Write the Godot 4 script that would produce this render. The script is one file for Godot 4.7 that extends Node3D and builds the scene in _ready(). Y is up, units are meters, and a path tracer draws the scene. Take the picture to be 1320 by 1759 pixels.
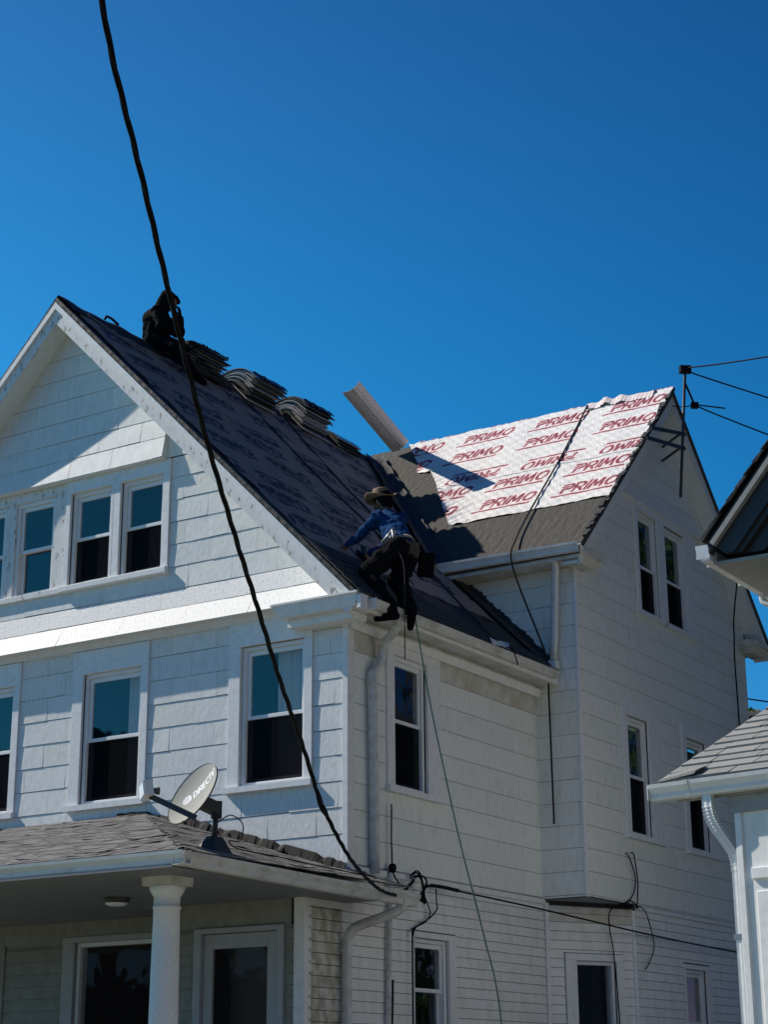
extends Node3D
# A white two storey house whose roof is being renewed, seen from the street below. Units are metres, x runs right along the front wall,
# z towards the viewer, and the front right corner of the house stands at x = 0, z = 0.

const CCW := true
var RNG := RandomNumberGenerator.new()
var MT := {}                      # materials by name
var SG := -1                      # smooth group given to the next triangles (-1 flat, 0 smooth)
const SUN := Vector3(-4.2, 3.85, 1.0)

# ------------------------------------------------------------------ nodes
func tag(o: Node3D, label: String, category: String, group := "") -> Node3D:
	o.set_meta("label", label)
	o.set_meta("category", category)
	if group != "":
		o.set_meta("group", group)
	return o

func thing(called: String, at: Vector3, label: String, category: String, group := "") -> Node3D:
	var o := Node3D.new()
	o.name = called
	add_child(o, true)
	o.position = at
	tag(o, label, category, group)
	return o

func mi(called: String, mesh: Mesh, mat: Material, parent: Node) -> MeshInstance3D:
	var o := MeshInstance3D.new()
	o.name = called
	o.mesh = mesh
	o.material_override = mat
	parent.add_child(o, true)
	if parent != self and not parent is MeshInstance3D:
		o.position = -parent.position     # vertices are written in world coordinates
	return o

func put(called: String, st: SurfaceTool, mat: Material, parent: Node) -> MeshInstance3D:
	st.generate_normals()
	return mi(called, st.commit(), mat, parent)

func struct(called: String, st: SurfaceTool, mat: Material) -> MeshInstance3D:
	var o := put(called, st, mat, self)
	o.set_meta("kind", "structure")
	return o

# ------------------------------------------------------------------ mesh pieces (corners run counter-clockwise seen from outside)
func mb() -> SurfaceTool:
	var st := SurfaceTool.new()
	st.begin(Mesh.PRIMITIVE_TRIANGLES)
	SG = -1
	return st

func tri(st: SurfaceTool, a: Vector3, b: Vector3, c: Vector3) -> void:
	st.set_smooth_group(SG)
	st.add_vertex(a)
	st.add_vertex(c)
	st.add_vertex(b)

func quad(st: SurfaceTool, a: Vector3, b: Vector3, c: Vector3, d: Vector3) -> void:
	tri(st, a, b, c)
	tri(st, a, c, d)

# eight corners: lower ring 0-3 counter-clockwise seen from above, upper ring 4-7
func hexa(st: SurfaceTool, p: Array) -> void:
	quad(st, p[3], p[2], p[1], p[0])
	quad(st, p[4], p[5], p[6], p[7])
	for i in 4:
		var j := (i + 1) % 4
		quad(st, p[i], p[j], p[j + 4], p[i + 4])

func box(st: SurfaceTool, lo: Vector3, hi: Vector3) -> void:
	hexa(st, [Vector3(lo.x, lo.y, hi.z), Vector3(hi.x, lo.y, hi.z), Vector3(hi.x, lo.y, lo.z), Vector3(lo.x, lo.y, lo.z),
		Vector3(lo.x, hi.y, hi.z), Vector3(hi.x, hi.y, hi.z), Vector3(hi.x, hi.y, lo.z), Vector3(lo.x, hi.y, lo.z)])

# a bar of w (across) x h between two points
func bar(st: SurfaceTool, a: Vector3, b: Vector3, w: float, h: float, up := Vector3.UP) -> void:
	var d := (b - a).normalized()
	var s := d.cross(up).normalized() * w * 0.5
	var u := s.cross(d).normalized() * h * 0.5
	hexa(st, [a - s - u, a + s - u, b + s - u, b - s - u, a - s + u, a + s + u, b + s + u, b - s + u])

class Fr:
	var o: Vector3
	var u: Vector3
	var v: Vector3
	var n: Vector3
	func _init(oo: Vector3, uu: Vector3, vv := Vector3.UP) -> void:
		o = oo
		u = uu.normalized()
		v = vv.normalized()
		n = u.cross(v)
	func p(a: float, b: float, d := 0.0) -> Vector3:
		return o + u * a + v * b + n * d

func fbox(st: SurfaceTool, f: Fr, u0: float, u1: float, v0: float, v1: float, d0: float, d1: float, bev := 0.0) -> void:
	var b := bev
	if b <= 0.0:
		hexa(st, [f.p(u0, v0, d1), f.p(u1, v0, d1), f.p(u1, v0, d0), f.p(u0, v0, d0), f.p(u0, v1, d1), f.p(u1, v1, d1), f.p(u1, v1, d0), f.p(u0, v1, d0)])
		return
	# front edges chamfered
	quad(st, f.p(u0 + b, v0 + b, d1), f.p(u1 - b, v0 + b, d1), f.p(u1 - b, v1 - b, d1), f.p(u0 + b, v1 - b, d1))
	var inn := [f.p(u0 + b, v0 + b, d1), f.p(u1 - b, v0 + b, d1), f.p(u1 - b, v1 - b, d1), f.p(u0 + b, v1 - b, d1)]
	var mid := [f.p(u0, v0, d1 - b), f.p(u1, v0, d1 - b), f.p(u1, v1, d1 - b), f.p(u0, v1, d1 - b)]
	var bk := [f.p(u0, v0, d0), f.p(u1, v0, d0), f.p(u1, v1, d0), f.p(u0, v1, d0)]
	for i in 4:
		var j := (i + 1) % 4
		quad(st, mid[i], mid[j], inn[j], inn[i])
		quad(st, bk[i], bk[j], mid[j], mid[i])
	quad(st, bk[3], bk[2], bk[1], bk[0])

func ring(st: SurfaceTool, f: Fr, u0: float, u1: float, v0: float, v1: float, l: float, r: float, b: float, t: float, d0: float, d1: float) -> void:
	fbox(st, f, u0, u0 + l, v0, v1, d0, d1, 0.004)
	fbox(st, f, u1 - r, u1, v0, v1, d0, d1, 0.004)
	fbox(st, f, u0 + l, u1 - r, v0, v0 + b, d0, d1 - 0.001, 0.004)
	fbox(st, f, u0 + l, u1 - r, v1 - t, v1, d0, d1 - 0.001, 0.004)

func area2(p: PackedVector2Array) -> float:
	var a := 0.0
	for i in p.size():
		a += p[i].cross(p[(i + 1) % p.size()])
	return a * 0.5

func ccw(p: PackedVector2Array) -> PackedVector2Array:
	var q := p.duplicate()
	if area2(q) < 0.0:
		q.reverse()
	return q

# a plate whose outline lies in the frame's plane; its front stands at the depths given for its corners
func plate(st: SurfaceTool, f: Fr, poly: PackedVector2Array, front: Callable, back: float) -> void:
	var q := ccw(poly)
	var idx := Geometry2D.triangulate_polygon(q)
	var fr := PackedVector3Array()
	for p in q:
		fr.append(f.p(p.x, p.y, front.call(p.x, p.y)))
	for i in range(0, idx.size(), 3):
		var a := idx[i]
		var b := idx[i + 1]
		var c := idx[i + 2]
		if (q[b] - q[a]).cross(q[c] - q[a]) < 0.0:
			var t := b
			b = c
			c = t
		tri(st, fr[a], fr[b], fr[c])
		tri(st, f.p(q[a].x, q[a].y, back), f.p(q[c].x, q[c].y, back), f.p(q[b].x, q[b].y, back))
	for i in q.size():
		var j := (i + 1) % q.size()
		quad(st, f.p(q[i].x, q[i].y, back), f.p(q[j].x, q[j].y, back), fr[j], fr[i])

func flat(d: float) -> Callable:
	return func(_a: float, _b: float) -> float: return d

func rect(u0: float, v0: float, u1: float, v1: float) -> PackedVector2Array:
	return PackedVector2Array([Vector2(u0, v0), Vector2(u1, v0), Vector2(u1, v1), Vector2(u0, v1)])

func pv(a: Array) -> PackedVector2Array:
	var p := PackedVector2Array()
	for i in range(0, a.size(), 2):
		p.append(Vector2(a[i], a[i + 1]))
	return p

# a profile in (across, up) pushed from a to b
func extrude(st: SurfaceTool, prof: PackedVector2Array, a: Vector3, b: Vector3, across: Vector3, up := Vector3.UP) -> void:
	var d := (b - a).normalized()
	var q := ccw(prof)
	var flip := across.cross(up).dot(d) < 0.0      # profile counter-clockwise seen from the far end
	var n := q.size()
	for i in n:
		var j := (i + 1) % n
		var p0 := across * q[i].x + up * q[i].y
		var p1 := across * q[j].x + up * q[j].y
		if flip:
			quad(st, a + p0, a + p1, b + p1, b + p0)
		else:
			quad(st, b + p0, b + p1, a + p1, a + p0)
	var idx := Geometry2D.triangulate_polygon(q)
	for i in range(0, idx.size(), 3):
		var t := [q[idx[i]], q[idx[i + 1]], q[idx[i + 2]]]
		if (t[1] - t[0]).cross(t[2] - t[0]) < 0.0:
			t.reverse()
		var w := []
		for p in t:
			w.append(across * p.x + up * p.y)
		if flip:
			tri(st, a + w[0], a + w[1], a + w[2])
			tri(st, b + w[2], b + w[1], b + w[0])
		else:
			tri(st, b + w[0], b + w[1], b + w[2])
			tri(st, a + w[2], a + w[1], a + w[0])

# a closed section swept along a path
func sweep(st: SurfaceTool, path: PackedVector3Array, prof: PackedVector2Array, up0: Vector3, scales := PackedFloat32Array(), twist := 0.0) -> void:
	var q := ccw(prof)
	var n := q.size()
	var rings := []
	var up := up0
	for i in path.size():
		var d := (path[mini(i + 1, path.size() - 1)] - path[maxi(i - 1, 0)]).normalized()
		var s := d.cross(up)
		if s.length() < 1e-4:
			s = d.cross(Vector3(0.31, 0.2, 0.9))
		s = s.normalized()
		up = s.cross(d).normalized()
		var k := scales[i] if scales.size() > i else 1.0
		var r := PackedVector3Array()
		for p in q:
			var w := p.rotated(twist * i)
			r.append(path[i] + (s * w.x + up * w.y) * k)
		rings.append(r)
	for i in rings.size() - 1:
		for j in n:
			var m := (j + 1) % n
			quad(st, rings[i][j], rings[i][m], rings[i + 1][m], rings[i + 1][j])
	for j in range(1, n - 1):
		tri(st, rings[0][0], rings[0][j + 1], rings[0][j])
		tri(st, rings[-1][0], rings[-1][j], rings[-1][j + 1])

func circle(r: float, n := 8) -> PackedVector2Array:
	var p := PackedVector2Array()
	for i in n:
		p.append(Vector2(r, 0).rotated(TAU * i / n))
	return p

func smooth_path(pts: Array, per := 6) -> PackedVector3Array:
	var c := Curve3D.new()
	for i in pts.size():
		var a: Vector3 = pts[maxi(i - 1, 0)]
		var b: Vector3 = pts[mini(i + 1, pts.size() - 1)]
		var t := (b - a) / 6.0
		c.add_point(pts[i], -t, t)
	var out := PackedVector3Array()
	for i in pts.size() - 1:
		for k in per:
			out.append(c.sample(i, float(k) / per))
	out.append(pts[-1])
	return out

func tube(st: SurfaceTool, pts: Array, r: float, n := 7, per := 6) -> void:
	SG = 0
	sweep(st, smooth_path(pts, per), circle(r, n), Vector3(0.13, 0.98, 0.11))
	SG = -1

func rod(st: SurfaceTool, a: Vector3, b: Vector3, r: float, n := 8) -> void:
	SG = 0
	sweep(st, PackedVector3Array([a, b]), circle(r, n), Vector3(0.13, 0.3, 0.9))
	SG = -1

# (radius, height) pairs turned round an axis
func lathe(st: SurfaceTool, base: Vector3, prof: Array, n := 24, axis := Vector3.UP) -> void:
	SG = 0
	var s := axis.cross(Vector3(0.3, 0.2, 0.93)).normalized()
	var t := s.cross(axis).normalized()
	for i in prof.size() - 1:
		for j in n:
			var a := TAU * j / n
			var b := TAU * (j + 1) / n
			var p := func(k: int, w: float) -> Vector3: return base + axis * prof[k][1] + (s * cos(w) + t * -sin(w)) * prof[k][0]
			quad(st, p.call(i, a), p.call(i, b), p.call(i + 1, b), p.call(i + 1, a))
	SG = -1

# ------------------------------------------------------------------ walls and their cladding
func minus(polys: Array, holes: Array) -> Array:
	var out := polys
	for h in holes:
		var next := []
		for p in out:
			for q in Geometry2D.clip_polygons(p, h):
				if absf(area2(q)) > 0.002:
					next.append(q)
		out = next
	return out

func wall(par: Node3D, called: String, f: Fr, poly: PackedVector2Array, holes: Array, thick: float, mat: Material) -> MeshInstance3D:
	var cuts := [-1e3, 1e3]
	for h in holes:
		cuts.append(h[0].x)
		cuts.append(h[1].x)
	cuts.sort()
	var st := mb()
	for i in cuts.size() - 1:
		if cuts[i + 1] - cuts[i] < 1e-4:
			continue
		for p in Geometry2D.intersect_polygons(poly, rect(cuts[i], -100, cuts[i + 1], 100)):
			for q in minus([p], holes):
				plate(st, f, q, flat(-0.004), -thick)
	return put(called, st, mat, par)

# courses of boards or shingles; rows are the heights of the bottom edges, upwards, and the top
func siding(par: Node, called: String, f: Fr, poly: PackedVector2Array, holes: Array, rows: Array, w: float, mats: Array, lip: float, dep: Callable, rough := 1.0, pick = null, gap := 0.005) -> void:
	var lo := 1e9
	var hi := -1e9
	for p in poly:
		lo = minf(lo, p.x)
		hi = maxf(hi, p.x)
	var shift := RNG.randf() * w
	for i in rows.size() - 1:
		var y0: float = rows[i]
		var y1: float = rows[i + 1]
		shift = fmod(shift + w * RNG.randf_range(0.36, 0.64), w)
		var x := lo - shift
		while x < hi:
			var g := 0.0015
			var ja := RNG.randf_range(-0.004, 0.004) * (rough - 0.6) if rough > 0.6 else 0.0
			var jb := RNG.randf_range(-0.004, 0.004) * (rough - 0.6) if rough > 0.6 else 0.0
			for piece in Geometry2D.intersect_polygons(poly, pv([x + g, y0 + ja, x + w - g, y0 + jb, x + w - g, y1 - gap, x + g, y1 - gap])):
				for q in minus([piece], holes):
					var o0 := RNG.randf_range(-0.0012, 0.0025) * rough
					var o1 := RNG.randf_range(-0.0012, 0.0025) * rough
					var xa := x
					var front := func(a: float, b: float) -> float:
						var t := clampf((b - y0) / (y1 - y0), 0.0, 1.0)
						return dep.call(a, b) + lerpf(lip, 0.0015, t) + lerpf(o0, o1, clampf((a - xa) / w, 0.0, 1.0)) * (1.0 - t)
					var st := mb()
					plate(st, f, q, front, -0.003)
					var cx := Vector2.ZERO
					for c in q:
						cx += c
					cx /= q.size()
					var m: Material = mats[RNG.randi() % mats.size()]
					if pick != null:
						var other = pick.call(cx.x, cx.y)
						if other != null:
							m = other
					put(called, st, m, par)
			x += w if rough < 1.2 else w * 1.0

func none(_a: float, _b: float) -> float:
	return 0.0

# ------------------------------------------------------------------ double hung windows
# the opening runs from u0 to u1 and v0 to v1; the casing stands outside it
func sash_window(par: Node3D, called: String, f: Fr, u0: float, u1: float, v0: float, v1: float, split: float, o := {}) -> MeshInstance3D:
	var tl: float = o.get("left", 0.155)
	var tr: float = o.get("right", 0.105)
	var th: float = o.get("head", 0.19)
	var pr: float = o.get("proud", 0.026)
	var wm: Material = o.get("mat", MT.trim)
	var st := mb()
	fbox(st, f, u0 - tl, u0, v0, v1, -0.1, pr, 0.004)
	fbox(st, f, u1, u1 + tr, v0, v1, -0.1, pr, 0.004)
	fbox(st, f, u0 - tl, u1 + tr, v1, v1 + th, -0.1, pr + 0.002, 0.004)
	var root := put(called, st, wm, par)
	var se: float = o.get("sill_out", 0.07)
	if se > 0.0:
		st = mb()
		var a := u0 - tl - 0.02
		var b := u1 + tr + 0.012
		var sh: float = o.get("sill_high", 0.07)
		hexa(st, [f.p(a, v0 - sh, se), f.p(b, v0 - sh, se), f.p(b, v0 - sh, -0.1), f.p(a, v0 - sh, -0.1),
			f.p(a, v0 - 0.008, se), f.p(b, v0 - 0.008, se), f.p(b, v0 + 0.01, -0.1), f.p(a, v0 + 0.01, -0.1)])
		put("sill", st, wm, root)
	st = mb()
	ring(st, f, u0, u1, v0, v1, 0.045, 0.045, 0.035, 0.045, -0.135, -0.02)
	put("frame", st, MT.vinyl_frame, root)
	if o.get("fixed", false):
		st = mb()
		fbox(st, f, u0 + 0.045, u1 - 0.045, v0 + 0.035, v1 - 0.045, -0.075, -0.071)
		put("pane", st, MT.glass, root)
		return root
	var iu0 := u0 + 0.046
	var iu1 := u1 - 0.046
	st = mb()
	ring(st, f, iu0, iu1, split - 0.028, v1 - 0.046, 0.045, 0.03, 0.04, 0.05, -0.085, -0.05)
	put("upper_sash", st, MT.vinyl_frame, root)
	st = mb()
	fbox(st, f, iu0 + 0.044, iu1 - 0.029, split + 0.011, v1 - 0.095, -0.07, -0.066)
	put("pane", st, MT.glass, root)
	st = mb()
	ring(st, f, iu0, iu1, v0 + 0.036, split + 0.014, 0.045, 0.03, 0.045, 0.04, -0.122, -0.087)
	put("lower_sash", st, MT.vinyl_frame, root)
	st = mb()
	fbox(st, f, iu0 + 0.044, iu1 - 0.029, v0 + 0.08, split - 0.025, -0.107, -0.103)
	put("pane", st, MT.glass, root)
	if o.get("screen", true):
		st = mb()
		fbox(st, f, iu0 + 0.004, iu1 - 0.004, v0 + 0.037, split - 0.03, -0.062, -0.0605)
		put("insect_screen", st, MT.screen, root)
	if o.has("curtain"):
		var c: Array = o.curtain
		st = mb()
		SG = 0
		var nn := 40
		for i in nn:
			for k in 2:
				var ya: float = lerpf(c[2], c[3], k / 2.0)
				var yb: float = lerpf(c[2], c[3], (k + 1) / 2.0)
				var ua := lerpf(c[0], c[1], float(i) / nn)
				var ub := lerpf(c[0], c[1], float(i + 1) / nn)
				var da := -0.165 + 0.018 * sin(ua * 95.0) + 0.008 * sin(ua * 41.0)
				var db := -0.165 + 0.018 * sin(ub * 95.0) + 0.008 * sin(ub * 41.0)
				quad(st, f.p(ua, ya, da), f.p(ub, ya, db), f.p(ub, yb, db), f.p(ua, yb, da))
		put("curtain", st, MT.curtain, root)
	return root

func gutter_profile(w := 0.125, h := 0.115) -> PackedVector2Array:
	var s := Vector2(w / 0.125, h / 0.115)
	var p := pv([0, 0, 0, -0.115, 0.08, -0.115, 0.09, -0.095, 0.092, -0.07, 0.108, -0.045, 0.12, -0.03, 0.125, -0.002, 0.112, -0.002, 0.109, -0.026, 0.1, -0.04, 0.085, -0.066, 0.08, -0.1, 0.076, -0.107, 0.006, -0.107, 0.006, 0])
	for i in p.size():
		p[i] *= s
	return p

# ------------------------------------------------------------------ textures
func noise_tex(freq: float, ramp: Array, sd: int, octaves := 4, kind := FastNoiseLite.TYPE_SIMPLEX_SMOOTH, size := 512) -> NoiseTexture2D:
	var n := FastNoiseLite.new()
	n.seed = sd
	n.frequency = freq
	n.noise_type = kind
	n.fractal_octaves = octaves
	var t := NoiseTexture2D.new()
	t.width = size
	t.height = size
	t.seamless = true
	t.generate_mipmaps = false
	t.noise = n
	if ramp.size() > 0:
		var g := Gradient.new()
		var off := PackedFloat32Array()
		var col := PackedColorArray()
		for r in ramp:
			off.append(r[0])
			col.append(lin(r[1], r[2], r[3]))
		g.offsets = off
		g.colors = col
		t.color_ramp = g
	return t

func bump_tex(freq: float, strength: float, sd: int, octaves := 4, size := 512) -> NoiseTexture2D:
	var t := noise_tex(freq, [], sd, octaves, FastNoiseLite.TYPE_SIMPLEX_SMOOTH, size)
	t.as_normal_map = true
	t.bump_strength = strength
	return t

func lin(r: float, g: float, b: float, a := 1.0) -> Color:      # a real-world base colour as Godot's sRGB one
	var c := Color(r, g, b, a).linear_to_srgb()
	c.a = a
	return c

func solid(called: String, c: Color, rough: float, metal := 0.0) -> StandardMaterial3D:
	var m := StandardMaterial3D.new()
	m.resource_name = called
	m.albedo_color = c
	m.roughness = rough
	m.metallic = metal
	MT[called] = m
	return m

func tiled(called: String, tex: Texture2D, nrm: Texture2D, scale: Vector3, rough: float, nscale := 1.0, tint := Color.WHITE) -> StandardMaterial3D:
	var m := solid(called, tint, rough)
	m.albedo_texture = tex
	m.uv1_triplanar = true
	m.uv1_world_triplanar = true
	m.uv1_triplanar_sharpness = 4.0
	m.uv1_scale = scale
	if nrm:
		m.normal_enabled = true
		m.normal_texture = nrm
		m.normal_scale = nscale
	return m

# letters as strokes on a 1 high body: [advance, polyline, polyline, ...]
func glyph(c: String) -> Array:
	var arc := func(cx: float, cy: float, rx: float, ry: float, a0: float, a1: float) -> Array:
		var r := []
		for i in 13:
			var a := deg_to_rad(lerpf(a0, a1, i / 12.0))
			r.append_array([cx + rx * cos(a), cy + ry * sin(a)])
		return r
	match c:
		"P": return [0.98, [0.0, 0.92, 0.56, 0.92] + arc.call(0.58, 0.66, 0.26, 0.26, 90, -90) + [0.2, 0.4, 0.2, 0.08], [0.02, 0.66, 0.5, 0.66], [0.2, 0.4, 0.2, 0.0]]
		"R": return [0.92, [0.08, 0.0, 0.08, 0.92, 0.5, 0.92] + arc.call(0.5, 0.67, 0.25, 0.25, 90, -90) + [0.1, 0.42], [0.42, 0.42, 0.76, 0.0]]
		"I": return [0.3, [0.12, 0.0, 0.12, 0.96]]
		"M": return [1.16, [0.06, 0.0, 0.16, 0.94, 0.52, 0.2, 0.88, 0.94, 0.98, 0.0]]
		"O": return [1.05, arc.call(0.5, 0.47, 0.42, 0.46, 0, 360)]
		"D": return [0.86, [0.06, 0.0, 0.06, 0.94, 0.34, 0.94] + arc.call(0.34, 0.47, 0.36, 0.47, 90, -90) + [0.06, 0.0]]
		"E": return [0.74, [0.62, 0.94, 0.06, 0.94, 0.06, 0.0, 0.62, 0.0], [0.06, 0.48, 0.56, 0.48]]
		"C": return [0.84, arc.call(0.48, 0.47, 0.4, 0.47, 50, 310)]
		"T": return [0.74, [0.0, 0.94, 0.72, 0.94], [0.36, 0.94, 0.36, 0.0]]
		"V": return [0.8, [0.02, 0.94, 0.38, 0.0, 0.74, 0.94]]
	return [0.5]

# lays strokes of a colour into a buffer of bytes; points are already in pixels
func stroke(buf: PackedByteArray, w: int, h: int, pts: PackedVector2Array, r: float, col: Array, sq := 1.0) -> void:
	for i in pts.size() - 1:
		var a := pts[i]
		var b := pts[i + 1]
		var x0 := maxi(0, int(minf(a.x, b.x) - r - 1))
		var x1 := mini(w - 1, int(maxf(a.x, b.x) + r + 1))
		var y0 := maxi(0, int(minf(a.y, b.y) - r - 1))
		var y1 := mini(h - 1, int(maxf(a.y, b.y) + r + 1))
		var ab := b - a
		var l2 := maxf(ab.length_squared(), 1e-6)
		for y in range(y0, y1 + 1):
			for x in range(x0, x1 + 1):
				var p := Vector2(x + 0.5, y + 0.5)
				var t := clampf((p - a).dot(ab) / l2, 0.0, 1.0)
				var d := (p - a - ab * t).length()
				if d < r + 0.5:
					var k := clampf(r + 0.5 - d, 0.0, 1.0) * sq
					var at := (y * w + x) * 3
					for n in 3:
						buf[at + n] = int(lerpf(buf[at + n], col[n], k))

# a word whose lower left corner, right and up axes are given in pixels per letter height
func word(buf: PackedByteArray, w: int, h: int, text: String, at: Vector2, right: Vector2, up: Vector2, slant: float, r: float, col: Array, gap := 0.08, sq := 1.0) -> float:
	var pen := 0.0
	for c in text:
		var g := glyph(c)
		for k in range(1, g.size()):
			var pts := PackedVector2Array()
			for i in range(0, g[k].size(), 2):
				var q := Vector2(g[k][i] + pen + slant * g[k][i + 1], g[k][i + 1])
				pts.append(at + right * q.x + up * q.y)
			stroke(buf, w, h, pts, r, col, sq)
		pen += g[0] + gap
	return pen

# printed roofing underlayment: 1.2 m of three rows of the same red word, 1.85 m deep
func print_texture(base: Array, ink: Array, halo: Array) -> ImageTexture:
	var w := 768
	var h := 1184
	var buf := PackedByteArray()
	buf.resize(w * h * 3)
	var n := FastNoiseLite.new()
	n.seed = 5
	n.frequency = 0.02
	for y in h:
		for x in w:
			var v := 1.0 + 0.05 * n.get_noise_2d(x * 0.35, y * 1.6)
			var scrim := 0.955 if (x % 12 < 2 or y % 12 < 2) else 1.0
			var at := (y * w + x) * 3
			for k in 3:
				buf[at + k] = int(clampf(base[k] * v * scrim, 0, 255))
	var rows := [[0.50, 1.0, 0.0], [1.10, 1.0, 0.02], [1.56, -1.0, 0.26]]
	for r in rows:
		for wrap in [-1, 0]:
			var s: float = r[1]
			var x0: float = (0.09 + r[2] + (0.86 if s < 0 else 0.0) + wrap * 1.2) * 640.0
			var y0: float = r[0] * 640.0
			var right := Vector2(640.0 * 0.178 * s, 0)
			var up := Vector2(0, -640.0 * 0.235 * s)
			var o := Vector2(x0, y0 - s * 0.08 * 640.0)
			for pass_ in 2:
				var col := halo if pass_ == 0 else ink
				var rad := 25.0 if pass_ == 0 else 14.5
				word(buf, w, h, "PRIMO", o, right, up, 0.22, rad, col, 0.05, 0.75 if pass_ == 0 else 1.0)
				stroke(buf, w, h, PackedVector2Array([Vector2(x0 - s * 38.0, y0), Vector2(x0 + s * 505.0, y0)]), rad * 0.95, col, 0.75 if pass_ == 0 else 1.0)
	return ImageTexture.create_from_image(Image.create_from_data(w, h, false, Image.FORMAT_RGB8, buf))

func dish_texture() -> ImageTexture:
	var w := 512
	var buf := PackedByteArray()
	buf.resize(w * w * 3)
	for i in w * w:
		for k in 3:
			buf[i * 3 + k] = [166, 166, 159][k]
	var white := [250, 250, 250]
	# a globe of pale stripes beside the word
	for y in range(160, 250):
		for x in range(118, 208):
			var p := Vector2(x - 163, y - 205)
			if p.length() < 42.0:
				var band := sin(p.y * 0.34 + p.x * p.x * 0.0024 - p.x * 0.05)
				if band > -0.5 or p.x > 18.0:
					for k in 3:
						buf[(y * w + x) * 3 + k] = white[k]
	word(buf, w, w, "DIRECTV", Vector2(222, 236), Vector2(46, 0), Vector2(0, -58), 0.18, 5.6, white, 0.04)
	for q in [Vector2(300, 318), Vector2(205, 330)]:
		stroke(buf, w, w, PackedVector2Array([q, q + Vector2(1, 6)]), 5.0, [120, 118, 110])
	return ImageTexture.create_from_image(Image.create_from_data(w, w, false, Image.FORMAT_RGB8, buf))

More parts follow.
